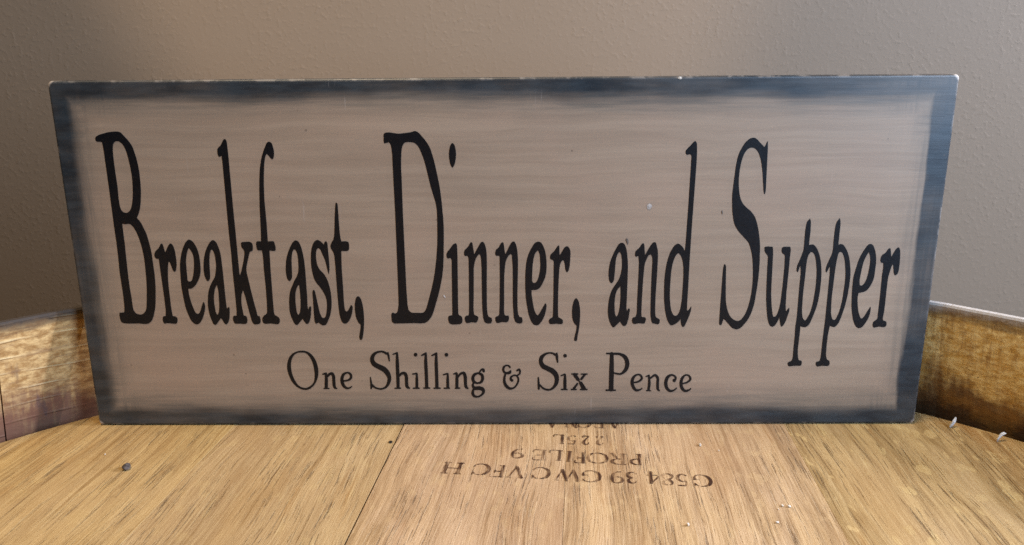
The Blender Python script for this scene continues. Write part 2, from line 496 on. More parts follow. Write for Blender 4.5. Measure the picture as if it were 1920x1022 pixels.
def hoop(z, w):
    bm = bmesh.new()
    n = 96
    P = []
    for i in range(n):
        a = 2 * math.pi * i / n
        ring = []
        for zz, e in ((z, 0.0), (z + w, 0.0), (z + w, 0.0016), (z, 0.0016)):
            r = HEAD_R + 0.0278 + bulge(zz) - bulge(RIM_H) + e
            ring.append(bm.verts.new((BX + r * math.sin(a), BY + r * math.cos(a), zz)))
        P.append(ring)
    for i in range(n):
        for j in range(4):
            bm.faces.new((P[i][j], P[i][(j + 1) % 4], P[(i + 1) % n][(j + 1) % 4], P[(i + 1) % n][j]))
    bmesh.ops.recalc_face_normals(bm, faces=bm.faces)
    o = link('hoop', bm, M_HOOP, barrel, True)
    o.matrix_parent_inverse = Matrix.Translation(OFF)


for z in (-0.018, -0.120, -0.240): 
    hoop(z, 0.040)
    hoop(FLOOR_Z + RIM_H - z - 0.040, 0.040)

# head boards, in the frame of the grain: s across, t along
cg, sg = math.cos(GRAIN), math.sin(GRAIN)
SC = BX * cg + BY * sg
TC = -BX * sg + BY * cg
joints = [SC - HEAD_R, -0.172, -0.101, -0.0375, 0.0237, 0.104, 0.182, SC + HEAD_R]
gaps = [0, 0.00003, 0.00002, 0.00022, 0.00004, 0.00002, 0.00003, 0]
TINT = [(1.0, 0.95, 0.74, 0.25), (1.02, 0.96, 0.75, 0.25), (1.01, 0.965, 0.82, 0.3), (1.06, 0.99, 0.99, 0.35), (1.09, 1.02, 1.02, 0.45), (1.11, 1.06, 0.92, 0.95), (1.1, 1.08, 0.84, 0.95)]  # board hues; right boards also lightened to offset weak light on that side
for i in range(7):
    s0, s1 = joints[i] + gaps[i], joints[i + 1] - gaps[i + 1]
    R = HEAD_R + 0.004
    pts = []
    n = 26
    lo, hi = max(s0, SC - R), min(s1, SC + R)
    for k in range(n + 1):
        s = lo + (hi - lo) * k / n
        pts.append((s, TC + math.sqrt(max(0, R * R - (s - SC) ** 2))))
    for k in range(n + 1):
        s = hi - (hi - lo) * k / n
        pts.append((s, TC - math.sqrt(max(0, R * R - (s - SC) ** 2))))
    bm = bmesh.new()
    up = random.uniform(-0.00018, 0.0) if i not in (3, 4) else 0.0
    bot = [bm.verts.new((s, t_, -0.022)) for s, t_ in pts]
    bmesh.ops.remove_doubles(bm, verts=bm.verts, dist=1e-5)
    f = bm.faces.new(list(bm.verts))
    g = bmesh.ops.extrude_face_region(bm, geom=[f])
    topv = [q for q in g['geom'] if isinstance(q, bmesh.types.BMVert)]
    for q in topv: q.co.z = up
    bmesh.ops.recalc_face_normals(bm, faces=bm.faces)
    te = [e for e in bm.edges if all(abs(q.co.z - up) < 1e-6 for q in e.verts)]
    bmesh.ops.bevel(bm, geom=te, offset=0.00010, segments=2, profile=0.5, affect='EDGES')
    o = link('head_board', bm, M_HEAD, barrel)
    o.matrix_parent_inverse = Matrix.Translation(OFF)
    o.rotation_euler = (0, 0, GRAIN)
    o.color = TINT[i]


def plate(loops, plane, off, thick, flip=False):
    """flat lettering: filled outline (holes kept) with a little thickness. loops in millimetres"""
    bm = bmesh.new()
    def put(p, d):
        a, b = p[0] / 1000, p[1] / 1000
        return (a, off - d, b) if plane == 'sign' else (a, b, off + d)
    def area2(l):
        return sum(l[i - 1][0] * l[i][1] - l[i][0] * l[i - 1][1] for i in range(len(l))) / 2
    def inside(p, l):
        c = False
        for i in range(len(l)):
            (x0, y0), (x1, y1) = l[i - 1], l[i]
            if (y0 > p[1]) != (y1 > p[1]) and p[0] < (x1 - x0) * (p[1] - y0) / (y1 - y0) + x0: c = not c
        return c
    outers = [l for l in loops if sum(inside(l[0], q) for q in loops if q is not l) % 2 == 0]
    holes = [l for l in loops if l not in outers]
    for ol in outers:
        group = [ol] + [h for h in holes if inside(h[0], ol)]
        flat = [p for l in group for p in l]
        front = [bm.verts.new(put(p, thick)) for p in flat]
        back = [bm.verts.new(put(p, 0.0)) for p in flat]
        for tri in tessellate_polygon([[Vector((p[0], p[1], 0)) for p in l] for l in group]):
            try: bm.faces.new([front[i] for i in tri])
            except ValueError: pass
        k = 0
        for l in group:
            n = len(l)
            for i in range(n):
                a, b = k + i, k + (i + 1) % n
                bm.faces.new((front[a], front[b], back[b], back[a]))
            k += n
    bmesh.ops.recalc_face_normals(bm, faces=bm.faces)
    return bm

# lettering outlines, in millimetres on the sign's face (x, height) and on the barrel head (x, y)
LARGE_LETTERS = [
    ('B', [[(-138.65, 107.14), (-138.56, 107.32), (-138.25, 107.64), (-137.52, 108.09), (-136.74, 108.36), (-134.65, 108.92), (-133.26, 109.17), (-131.68, 109.30), (-130.63, 109.27), (-129.87, 109.07), (-129.45, 108.71), (-127.75, 106.63), (-126.99, 105.54), (-126.55, 104.76), (-126.18, 103.82), (-126.03, 103.27), (-125.41, 100.23), (-125.12, 97.68), (-125.01, 95.19), (-125.08, 91.56), (-125.34, 88.22), (-125.80, 85.25), (-126.08, 83.91), (-126.38, 82.77), (-127.05, 80.92), (-127.93, 79.26), (-127.14, 78.34), (-126.55, 77.26), (-125.50, 74.36), (-125.19, 73.26), (-124.94, 71.93), (-124.42, 68.18), (-124.27, 65.98), (-124.19, 58.87), (-124.29, 55.79), (-124.53, 52.80), (-125.13, 48.25), (-125.41, 46.68), (-125.85, 44.96), (-126.56, 42.92), (-127.21, 41.61), (-127.62, 41.07), (-128.08, 40.64), (-128.80, 40.27), (-129.31, 40.17), (-130.02, 40.14), (-132.01, 40.35), (-135.84, 40.31), (-137.38, 40.43), (-138.07, 40.64), (-138.41, 40.89), (-138.64, 41.33), (-138.80, 42.17), (-138.86, 43.41), (-138.74, 44.40), (-138.55, 44.55), (-137.93, 44.50), (-136.94, 44.65), (-136.61, 46.68), (-136.49, 50.93), (-136.62, 60.03), (-136.38, 65.44), (-136.29, 70.43), (-136.36, 75.72), (-136.30, 90.00), (-136.34, 102.49), (-136.39, 104.17), (-136.54, 105.76), (-138.20, 105.90), (-138.46, 106.00), (-138.65, 106.39), (-138.69, 106.91)],
        [(-132.86, 104.83), (-132.62, 105.27), (-132.16, 105.73), (-131.80, 105.92), (-131.20, 106.02), (-130.84, 105.97), (-130.32, 105.72), (-129.89, 105.36), (-129.50, 104.87), (-129.12, 104.16), (-128.93, 103.67), (-128.50, 102.07), (-128.22, 100.31), (-127.89, 97.16), (-127.76, 94.57), (-127.80, 91.96), (-128.13, 88.42), (-128.53, 85.93), (-128.93, 84.24), (-129.50, 82.68), (-129.88, 82.09), (-130.31, 81.63), (-130.77, 81.29), (-131.16, 81.15), (-131.55, 81.11), (-131.97, 81.19), (-132.44, 81.43), (-132.83, 81.78), (-132.98, 82.02), (-133.19, 82.62), (-133.39, 83.82), (-133.42, 86.15), (-133.26, 90.79), (-133.36, 96.18), (-133.33, 100.62), (-133.11, 103.78)],
        [(-133.36, 77.26), (-132.04, 77.06), (-131.06, 77.19), (-130.65, 77.12), (-130.13, 76.79), (-129.55, 76.07), (-128.81, 74.48), (-128.46, 73.41), (-128.02, 71.74), (-127.58, 69.40), (-127.31, 66.86), (-127.20, 65.19), (-127.16, 62.91), (-127.33, 57.40), (-127.66, 53.29), (-128.23, 48.87), (-128.58, 46.61), (-128.69, 46.12), (-129.00, 45.36), (-129.36, 44.76), (-129.80, 44.29), (-130.28, 43.98), (-130.82, 43.79), (-131.38, 43.73), (-131.98, 43.82), (-132.51, 44.05), (-132.72, 44.22), (-133.07, 44.67), (-133.33, 45.19), (-133.50, 45.75), (-133.62, 46.71), (-133.59, 49.73), (-133.74, 53.24), (-133.76, 57.72), (-133.55, 66.51), (-133.40, 70.40), (-133.42, 73.78)]]),
    ('r', [[(-123.36, 65.98), (-123.12, 66.70), (-122.85, 67.19), (-122.63, 67.44), (-121.51, 68.40), (-120.78, 69.64), (-120.54, 69.93), (-120.30, 70.09), (-120.14, 70.03), (-120.06, 69.91), (-119.85, 69.36), (-119.39, 66.81), (-118.13, 69.10), (-117.63, 69.73), (-117.30, 70.02), (-117.14, 70.08), (-116.87, 69.99), (-116.49, 69.59), (-116.23, 69.01), (-116.05, 68.27), (-115.90, 67.44), (-115.82, 66.46), (-115.76, 63.82), (-115.87, 62.19), (-116.21, 60.55), (-116.40, 60.11), (-116.72, 59.76), (-116.93, 59.67), (-117.16, 59.83), (-117.55, 60.66), (-117.85, 62.09), (-118.11, 63.03), (-118.32, 63.35), (-118.53, 63.44), (-118.74, 63.02), (-119.02, 61.88), (-119.44, 58.59), (-119.60, 56.47), (-119.68, 53.68), (-119.68, 46.39), (-119.63, 45.08), (-119.47, 43.11), (-118.90, 43.08), (-118.51, 42.98), (-118.09, 42.65), (-117.90, 42.34), (-117.86, 41.86), (-118.00, 41.07), (-118.22, 40.52), (-118.46, 40.25), (-118.71, 40.18), (-119.01, 40.18), (-121.74, 40.45), (-122.68, 40.28), (-122.97, 40.42), (-123.25, 41.09), (-123.28, 41.91), (-123.15, 42.50), (-123.00, 42.87), (-122.75, 43.08), (-122.02, 43.17), (-121.82, 44.70), (-121.75, 45.78), (-121.73, 49.55), (-121.98, 64.50), (-122.56, 64.47), (-122.70, 64.51), (-123.00, 64.74), (-123.25, 65.07), (-123.37, 65.38)]]),
    ('e', [[(-112.65, 68.84), (-113.28, 67.41), (-113.79, 65.97), (-114.25, 64.22), (-114.60, 62.54), (-114.78, 60.77), (-114.98, 56.86), (-115.04, 54.16), (-114.99, 52.74), (-114.64, 48.20), (-114.45, 46.64), (-114.09, 44.93), (-113.46, 42.76), (-113.08, 41.74), (-112.86, 41.31), (-112.44, 40.75), (-111.99, 40.31), (-111.60, 40.06), (-111.11, 39.90), (-110.76, 39.92), (-110.22, 40.15), (-109.63, 40.70), (-109.05, 41.55), (-108.45, 42.71), (-107.91, 44.11), (-107.41, 45.85), (-107.29, 46.70), (-107.35, 47.63), (-107.57, 48.30), (-107.71, 48.42), (-107.81, 48.35), (-108.30, 47.37), (-108.97, 45.51), (-109.57, 44.36), (-109.88, 44.04), (-110.12, 43.94), (-110.49, 43.97), (-110.84, 44.20), (-111.05, 44.47), (-111.37, 45.21), (-111.91, 47.11), (-112.25, 48.64), (-112.64, 51.18), (-112.68, 52.04), (-112.65, 53.40), (-111.99, 53.38), (-111.51, 53.45), (-110.97, 53.74), (-110.20, 54.39), (-109.72, 54.93), (-109.07, 55.88), (-108.60, 56.72), (-108.17, 57.64), (-107.71, 59.07), (-107.38, 61.05), (-107.34, 63.63), (-107.41, 65.53), (-107.68, 67.27), (-107.96, 68.33), (-108.30, 69.23), (-108.88, 70.35), (-109.36, 70.88), (-109.91, 71.29), (-110.19, 71.41), (-110.46, 71.45), (-110.70, 71.37), (-111.18, 71.01), (-111.86, 70.25)],
        [(-110.79, 68.47), (-111.39, 67.38), (-111.79, 66.25), (-112.20, 64.60), (-112.40, 63.29), (-112.60, 56.87), (-112.58, 56.60), (-112.42, 56.28), (-112.19, 56.14), (-111.94, 56.09), (-111.47, 56.19), (-111.18, 56.38), (-111.01, 56.59), (-110.73, 57.18), (-110.35, 58.32), (-110.10, 59.32), (-109.75, 61.21), (-109.59, 62.54), (-109.47, 64.31), (-109.57, 65.80), (-109.99, 67.13)]]),
    ('a', [[(-102.02, 71.21), (-101.66, 71.13), (-101.29, 70.89), (-100.91, 70.44), (-100.72, 70.08), (-100.11, 68.25), (-99.79, 66.46), (-99.65, 64.74), (-99.58, 59.05), (-99.60, 49.44), (-99.53, 45.82), (-99.16, 46.25), (-98.91, 46.45), (-98.61, 46.38), (-98.50, 46.10), (-98.71, 43.54), (-98.98, 42.02), (-99.47, 40.74), (-99.88, 40.15), (-100.16, 39.91), (-100.29, 39.86), (-100.57, 39.96), (-100.97, 40.37), (-101.67, 41.90), (-102.00, 42.28), (-103.87, 39.89), (-104.08, 39.74), (-104.39, 39.70), (-104.80, 39.87), (-104.95, 40.05), (-105.18, 40.61), (-105.84, 42.91), (-106.07, 44.08), (-106.21, 45.61), (-106.23, 47.06), (-106.14, 48.41), (-105.85, 50.55), (-105.53, 52.05), (-105.17, 53.22), (-104.59, 54.53), (-103.86, 55.85), (-102.92, 57.23), (-102.57, 57.96), (-102.35, 58.74), (-101.95, 60.54), (-101.79, 61.55), (-101.71, 62.69), (-101.81, 65.46), (-102.13, 67.05), (-102.40, 67.58), (-102.58, 67.70), (-102.86, 67.71), (-103.12, 67.40), (-103.57, 66.23), (-103.94, 63.95), (-104.13, 62.02), (-104.25, 58.49), (-104.38, 57.56), (-104.51, 57.03), (-104.70, 56.60), (-105.04, 56.25), (-105.28, 56.16), (-105.39, 56.19), (-105.62, 56.41), (-105.95, 57.02), (-106.18, 57.76), (-106.34, 58.59), (-106.38, 59.56), (-106.34, 60.57), (-106.25, 61.87), (-106.06, 63.31), (-105.72, 64.88), (-105.28, 66.38), (-104.89, 67.37), (-104.40, 68.38), (-103.67, 69.62), (-103.01, 70.51), (-102.48, 71.00)],
        [(-102.24, 54.85), (-102.89, 53.70), (-103.19, 52.95), (-103.63, 51.12), (-103.83, 49.62), (-103.89, 47.59), (-103.67, 44.76), (-103.45, 43.92), (-103.31, 43.66), (-103.16, 43.56), (-103.06, 43.61), (-102.84, 43.91), (-102.51, 44.68), (-102.31, 45.59), (-102.10, 47.17), (-101.89, 52.04), (-101.96, 53.10)]]),
    ('k', [[(-97.12, 102.79), (-97.04, 103.08), (-96.82, 103.47), (-95.81, 104.37), (-94.91, 105.90), (-94.71, 106.17), (-94.41, 106.45), (-94.22, 106.51), (-94.10, 106.47), (-93.88, 106.26), (-93.70, 105.94), (-93.59, 105.31), (-93.53, 101.14), (-93.65, 83.22), (-93.64, 72.14), (-93.71, 59.24), (-93.66, 58.64), (-93.54, 58.28), (-92.78, 60.16), (-91.80, 63.51), (-91.27, 65.83), (-91.20, 66.59), (-91.22, 67.24), (-91.39, 67.75), (-91.86, 68.31), (-92.04, 68.69), (-92.12, 69.47), (-92.01, 70.19), (-91.92, 70.32), (-91.75, 70.41), (-91.52, 70.45), (-89.69, 70.59), (-89.05, 70.55), (-88.63, 70.37), (-88.29, 70.11), (-88.07, 69.70), (-88.01, 69.41), (-88.03, 68.22), (-88.18, 67.46), (-88.29, 67.27), (-88.43, 67.17), (-88.99, 67.02), (-89.15, 66.91), (-89.45, 66.38), (-90.74, 62.21), (-91.03, 60.83), (-91.10, 60.00), (-91.03, 58.97), (-89.90, 51.05), (-89.44, 48.05), (-88.79, 44.52), (-88.70, 43.55), (-88.55, 43.12), (-87.96, 42.99), (-87.77, 42.58), (-87.67, 42.00), (-87.65, 41.18), (-87.82, 40.45), (-88.16, 40.09), (-88.77, 39.87), (-89.53, 39.82), (-90.17, 39.95), (-90.54, 40.33), (-90.86, 41.15), (-91.44, 44.23), (-92.42, 50.41), (-92.98, 52.82), (-93.60, 51.33), (-93.84, 50.31), (-94.00, 48.60), (-94.01, 47.06), (-93.64, 43.27), (-92.95, 43.11), (-92.81, 43.01), (-92.59, 42.67), (-92.45, 42.23), (-92.41, 41.70), (-92.57, 40.71), (-92.68, 40.47), (-92.89, 40.24), (-93.33, 40.04), (-94.03, 40.02), (-95.27, 40.17), (-96.70, 40.09), (-96.97, 40.18), (-97.31, 40.53), (-97.53, 41.01), (-97.65, 41.50), (-97.65, 42.30), (-97.54, 42.68), (-97.38, 42.96), (-97.17, 43.15), (-97.01, 43.20), (-96.25, 43.15), (-96.04, 45.07), (-95.99, 49.94), (-96.04, 60.02), (-95.91, 65.85), (-96.01, 73.45), (-95.78, 98.61), (-95.83, 100.73), (-96.52, 100.46), (-96.78, 100.50), (-96.95, 100.69), (-97.08, 100.96), (-97.18, 101.65)]]),
    ('f', [[(-79.18, 105.51), (-78.81, 105.43), (-78.45, 105.20), (-78.16, 104.82), (-78.06, 104.53), (-77.71, 102.62), (-77.69, 101.98), (-77.75, 100.99), (-77.89, 100.38), (-78.08, 99.92), (-78.31, 99.55), (-78.43, 99.47), (-78.64, 99.52), (-78.98, 99.82), (-79.64, 100.77), (-80.14, 101.30), (-80.34, 101.26), (-80.55, 100.99), (-80.75, 100.63), (-80.98, 99.99), (-81.43, 97.77), (-81.93, 93.61), (-82.16, 90.95), (-82.45, 85.40), (-82.38, 77.48), (-82.53, 70.63), (-81.26, 70.74), (-80.83, 70.72), (-80.52, 70.62), (-80.38, 70.49), (-80.23, 70.11), (-80.01, 68.98), (-79.95, 68.26), (-80.01, 67.62), (-80.11, 67.33), (-80.22, 67.23), (-80.51, 67.15), (-80.93, 67.17), (-82.22, 67.36), (-82.42, 60.94), (-82.57, 47.44), (-82.55, 44.48), (-82.48, 43.92), (-82.33, 43.48), (-82.18, 43.29), (-81.41, 42.84), (-80.93, 42.35), (-80.71, 41.95), (-80.65, 41.34), (-80.74, 40.68), (-81.01, 40.17), (-81.41, 39.92), (-81.82, 39.87), (-84.07, 40.18), (-85.59, 40.06), (-86.03, 40.05), (-86.38, 40.14), (-86.56, 40.25), (-86.81, 40.57), (-87.02, 41.19), (-86.99, 41.98), (-86.84, 42.45), (-86.23, 43.24), (-85.36, 43.80), (-85.20, 44.00), (-84.99, 44.69), (-84.80, 48.02), (-84.70, 54.15), (-84.79, 59.72), (-84.72, 64.82), (-84.76, 66.19), (-84.88, 67.38), (-85.81, 67.36), (-86.13, 67.40), (-86.37, 67.51), (-86.51, 67.68), (-86.66, 68.18), (-86.79, 69.47), (-86.67, 70.24), (-86.44, 70.60), (-86.20, 70.69), (-85.88, 70.70), (-84.90, 70.65), (-84.69, 73.40), (-84.35, 82.11), (-83.89, 88.75), (-83.62, 91.84), (-83.31, 94.54), (-83.06, 96.18), (-82.76, 97.70), (-82.04, 100.41), (-81.14, 102.68), (-80.03, 104.89), (-79.63, 105.30)]]),
    ('a', [[(-72.62, 70.97), (-72.25, 70.89), (-71.88, 70.65), (-71.51, 70.21), (-71.34, 69.87), (-70.79, 68.25), (-70.41, 66.01), (-70.15, 63.45), (-70.04, 59.13), (-70.09, 50.73), (-70.22, 46.73), (-70.02, 45.22), (-69.70, 46.16), (-69.44, 46.60), (-69.16, 46.60), (-69.01, 46.47), (-68.94, 46.22), (-68.94, 45.85), (-69.23, 43.43), (-69.41, 42.40), (-69.78, 41.17), (-70.09, 40.51), (-70.26, 40.27), (-70.51, 40.04), (-70.77, 39.90), (-71.04, 39.94), (-71.18, 40.05), (-71.74, 40.78), (-72.32, 41.93), (-74.03, 39.91), (-74.24, 39.71), (-74.59, 39.57), (-74.88, 39.62), (-75.16, 39.78), (-75.53, 40.30), (-76.18, 41.94), (-76.52, 43.07), (-76.75, 44.23), (-76.84, 45.33), (-76.75, 48.22), (-76.62, 49.43), (-76.35, 51.05), (-76.12, 52.04), (-75.82, 52.93), (-74.31, 56.08), (-73.15, 57.93), (-72.85, 58.68), (-72.62, 59.48), (-72.45, 60.36), (-72.37, 61.34), (-72.29, 64.14), (-72.35, 65.28), (-72.47, 66.16), (-72.66, 66.94), (-72.89, 67.37), (-73.12, 67.59), (-73.35, 67.67), (-73.62, 67.51), (-73.89, 67.18), (-74.14, 66.68), (-74.43, 65.48), (-74.65, 63.83), (-74.92, 57.83), (-75.05, 57.19), (-75.56, 56.36), (-75.75, 56.17), (-75.93, 56.08), (-76.08, 56.11), (-76.49, 56.52), (-76.73, 57.01), (-76.90, 57.81), (-76.99, 58.68), (-76.99, 60.29), (-76.84, 61.93), (-76.60, 63.55), (-76.22, 65.07), (-75.70, 66.51), (-74.80, 68.49), (-73.93, 69.97), (-73.32, 70.64), (-72.97, 70.88)],
        [(-72.68, 54.79), (-73.33, 53.99), (-73.76, 53.11), (-74.09, 52.01), (-74.34, 50.39), (-74.45, 48.14), (-74.34, 45.03), (-74.14, 44.01), (-73.98, 43.63), (-73.78, 43.46), (-73.68, 43.50), (-73.46, 43.74), (-73.13, 44.39), (-72.94, 45.14), (-72.72, 46.54), (-72.59, 48.39), (-72.52, 50.81), (-72.55, 52.59)]]),
    ('s', [[(-64.93, 71.10), (-64.56, 71.02), (-63.85, 70.56), (-63.24, 69.96), (-62.81, 69.36), (-62.49, 70.16), (-62.30, 70.41), (-61.99, 70.61), (-61.80, 70.54), (-61.72, 70.42), (-61.52, 69.83), (-61.46, 69.38), (-61.32, 63.27), (-61.33, 61.44), (-61.40, 60.34), (-61.60, 59.04), (-61.75, 58.62), (-61.87, 58.84), (-62.04, 59.60), (-62.45, 62.26), (-62.82, 64.01), (-64.07, 67.41), (-64.33, 67.80), (-64.56, 68.01), (-64.79, 68.08), (-64.92, 68.05), (-65.19, 67.85), (-65.42, 67.55), (-65.55, 67.27), (-65.73, 66.53), (-65.87, 65.31), (-65.88, 64.42), (-65.78, 63.13), (-65.59, 61.95), (-65.24, 60.96), (-64.75, 60.11), (-63.67, 58.95), (-63.18, 58.22), (-62.75, 57.34), (-62.38, 56.40), (-62.07, 55.33), (-61.72, 53.67), (-61.50, 52.03), (-61.40, 50.34), (-61.39, 48.57), (-61.56, 46.54), (-61.78, 45.11), (-62.25, 43.26), (-62.66, 42.16), (-63.57, 40.26), (-63.83, 39.88), (-64.11, 39.61), (-64.32, 39.50), (-64.78, 39.39), (-65.22, 39.41), (-65.57, 39.55), (-66.61, 40.39), (-66.90, 40.34), (-67.61, 40.01), (-67.81, 40.24), (-67.97, 40.66), (-68.09, 41.31), (-68.11, 41.80), (-68.06, 51.84), (-67.93, 52.48), (-67.74, 52.68), (-67.52, 52.78), (-67.34, 52.72), (-67.11, 52.10), (-66.11, 45.08), (-65.88, 43.94), (-65.40, 42.62), (-65.08, 42.25), (-64.79, 42.16), (-64.32, 42.37), (-64.03, 42.66), (-63.85, 43.00), (-63.58, 43.93), (-63.24, 45.94), (-63.16, 46.96), (-63.15, 48.37), (-63.23, 49.27), (-63.42, 50.17), (-63.73, 51.08), (-64.35, 52.42), (-65.41, 54.09), (-66.29, 55.21), (-66.92, 56.42), (-67.18, 57.24), (-67.48, 58.64), (-67.76, 60.99), (-67.81, 62.77), (-67.68, 65.07), (-67.49, 66.69), (-67.16, 68.12), (-66.71, 69.38), (-66.27, 70.17), (-65.92, 70.58), (-65.54, 70.87), (-65.13, 71.07)]]),
    ('t', [[(-57.52, 84.32), (-57.38, 84.32), (-57.16, 84.13), (-57.05, 83.82), (-57.00, 83.35), (-56.90, 73.69), (-56.77, 72.02), (-56.52, 70.53), (-54.91, 70.57), (-54.30, 70.42), (-54.09, 70.27), (-53.93, 69.95), (-53.85, 69.11), (-53.89, 68.26), (-53.98, 67.71), (-54.11, 67.39), (-54.32, 67.13), (-54.79, 66.98), (-56.74, 67.03), (-56.92, 63.25), (-56.99, 59.34), (-56.94, 53.40), (-56.98, 48.48), (-56.95, 46.88), (-56.87, 45.89), (-56.78, 45.34), (-56.62, 44.91), (-56.36, 44.65), (-56.16, 44.61), (-55.86, 44.81), (-55.38, 45.41), (-54.62, 46.89), (-54.44, 47.05), (-54.24, 46.98), (-54.05, 46.78), (-53.93, 46.47), (-53.91, 46.24), (-54.05, 44.99), (-54.26, 44.06), (-54.55, 43.13), (-55.09, 41.85), (-55.52, 41.11), (-56.12, 40.40), (-56.55, 40.10), (-56.95, 40.01), (-57.35, 40.04), (-57.68, 40.19), (-57.96, 40.48), (-58.20, 40.87), (-58.49, 41.67), (-58.86, 43.64), (-59.02, 46.30), (-59.15, 51.74), (-59.21, 61.26), (-59.31, 65.17), (-59.51, 66.24), (-59.78, 66.92), (-60.32, 67.91), (-60.49, 68.57), (-60.45, 69.02), (-60.34, 69.35), (-60.03, 69.99), (-59.26, 71.27), (-58.94, 72.38), (-58.74, 73.83), (-58.34, 78.65), (-57.94, 82.41), (-57.69, 83.99)]]),
    (',', [[(-51.72, 50.34), (-51.44, 50.22), (-51.03, 49.79), (-50.74, 49.15), (-50.51, 48.33), (-50.20, 46.44), (-50.09, 44.80), (-50.04, 42.95), (-50.08, 41.34), (-50.24, 39.22), (-50.46, 37.36), (-50.76, 35.54), (-51.02, 34.44), (-51.19, 34.06), (-51.50, 33.74), (-51.70, 33.68), (-51.91, 33.84), (-52.09, 34.15), (-52.19, 34.83), (-51.99, 36.17), (-51.58, 38.04), (-51.43, 39.45), (-51.55, 39.80), (-51.95, 40.08), (-52.31, 40.66), (-52.81, 41.86), (-53.04, 43.02), (-53.21, 45.42), (-53.09, 47.42), (-52.73, 49.09), (-52.54, 49.60), (-52.31, 50.02), (-52.03, 50.26)]]),
    ('D', [[(-39.80, 106.48), (-39.79, 107.41), (-39.64, 107.86), (-39.38, 108.16), (-38.90, 108.32), (-37.69, 108.36), (-35.34, 107.97), (-34.25, 107.91), (-30.92, 108.30), (-30.17, 108.46), (-29.27, 108.75), (-28.80, 108.74), (-28.28, 108.54), (-27.62, 108.01), (-25.97, 106.06), (-25.11, 104.86), (-24.39, 103.64), (-24.01, 102.78), (-23.73, 101.89), (-22.97, 99.09), (-22.49, 96.90), (-21.40, 90.85), (-21.13, 88.89), (-20.69, 84.47), (-20.32, 78.59), (-20.24, 75.61), (-20.29, 72.50), (-20.60, 64.65), (-20.85, 61.01), (-21.25, 57.87), (-22.11, 53.67), (-23.00, 50.29), (-24.96, 43.98), (-25.33, 43.13), (-25.72, 42.41), (-26.64, 41.18), (-27.42, 40.49), (-28.24, 40.15), (-29.47, 40.00), (-32.28, 40.12), (-38.83, 39.97), (-39.30, 40.07), (-39.66, 40.30), (-39.90, 40.61), (-40.07, 41.01), (-40.15, 43.02), (-40.12, 43.32), (-39.99, 43.72), (-39.82, 43.98), (-39.60, 44.13), (-39.43, 44.12), (-38.83, 43.85), (-38.65, 43.82), (-38.37, 43.91), (-38.03, 44.20), (-37.82, 44.59), (-37.61, 45.33), (-37.34, 47.09), (-37.28, 48.49), (-37.20, 54.58), (-37.05, 80.44), (-37.15, 96.25), (-37.12, 100.31), (-37.24, 102.63), (-37.48, 104.06), (-37.63, 104.50), (-37.90, 104.86), (-38.20, 104.95), (-39.56, 104.65), (-39.74, 104.76), (-39.82, 105.03), (-39.87, 105.56)],
        [(-33.99, 101.23), (-33.77, 102.92), (-33.46, 103.84), (-33.05, 104.52), (-32.75, 104.75), (-32.41, 104.91), (-31.98, 105.01), (-31.42, 105.05), (-30.30, 104.98), (-29.75, 104.88), (-29.25, 104.67), (-28.80, 104.34), (-28.15, 103.59), (-27.72, 102.78), (-27.10, 101.33), (-26.29, 98.91), (-25.87, 97.15), (-24.31, 89.68), (-22.87, 84.40), (-22.62, 83.00), (-22.48, 81.50), (-22.43, 78.39), (-22.57, 72.12), (-22.72, 68.98), (-23.20, 63.94), (-23.92, 58.96), (-24.56, 55.78), (-25.30, 52.76), (-27.16, 46.31), (-27.65, 45.15), (-28.13, 44.41), (-28.53, 44.14), (-29.24, 43.98), (-32.23, 44.05), (-32.55, 44.09), (-33.07, 44.30), (-33.63, 44.84), (-33.88, 45.35), (-34.12, 47.52), (-34.28, 52.79), (-34.35, 80.43), (-34.27, 91.22), (-34.30, 96.14), (-34.19, 98.87)]]),
    ('dot', [[(-16.39, 104.63), (-16.25, 104.59), (-15.97, 104.32), (-15.61, 103.70), (-15.33, 102.17), (-15.28, 100.89), (-15.44, 99.05), (-15.73, 97.80), (-16.14, 96.78), (-16.42, 96.39), (-16.61, 96.28), (-16.83, 96.42), (-17.12, 96.90), (-17.44, 97.87), (-17.68, 99.52), (-17.70, 100.90), (-17.57, 102.18), (-17.27, 103.45), (-17.09, 103.88), (-16.87, 104.22), (-16.63, 104.51)]]),
    ('i', [[(-19.62, 65.51), (-19.44, 66.09), (-19.07, 66.72), (-18.26, 67.69), (-17.28, 69.01), (-17.03, 69.25), (-16.50, 69.60), (-16.20, 69.66), (-15.97, 69.47), (-15.77, 68.89), (-15.70, 67.86), (-15.67, 65.34), (-15.93, 47.19), (-15.93, 44.05), (-15.87, 43.58), (-15.75, 43.23), (-15.63, 43.11), (-15.04, 42.85), (-14.64, 42.37), (-14.51, 41.99), (-14.45, 41.47), (-14.52, 40.72), (-14.74, 40.09), (-15.01, 39.82), (-15.38, 39.70), (-16.35, 39.57), (-17.66, 39.52), (-18.27, 39.57), (-18.74, 39.69), (-19.23, 40.10), (-19.44, 40.46), (-19.59, 40.94), (-19.64, 42.12), (-19.50, 42.61), (-19.30, 42.80), (-18.89, 42.99), (-18.32, 43.04), (-18.21, 43.11), (-18.11, 43.31), (-18.08, 43.59), (-17.79, 63.33), (-17.84, 63.80), (-17.96, 64.05), (-18.13, 64.24), (-18.38, 64.29), (-18.91, 64.10), (-19.06, 64.10), (-19.29, 64.26), (-19.57, 64.82)]]),
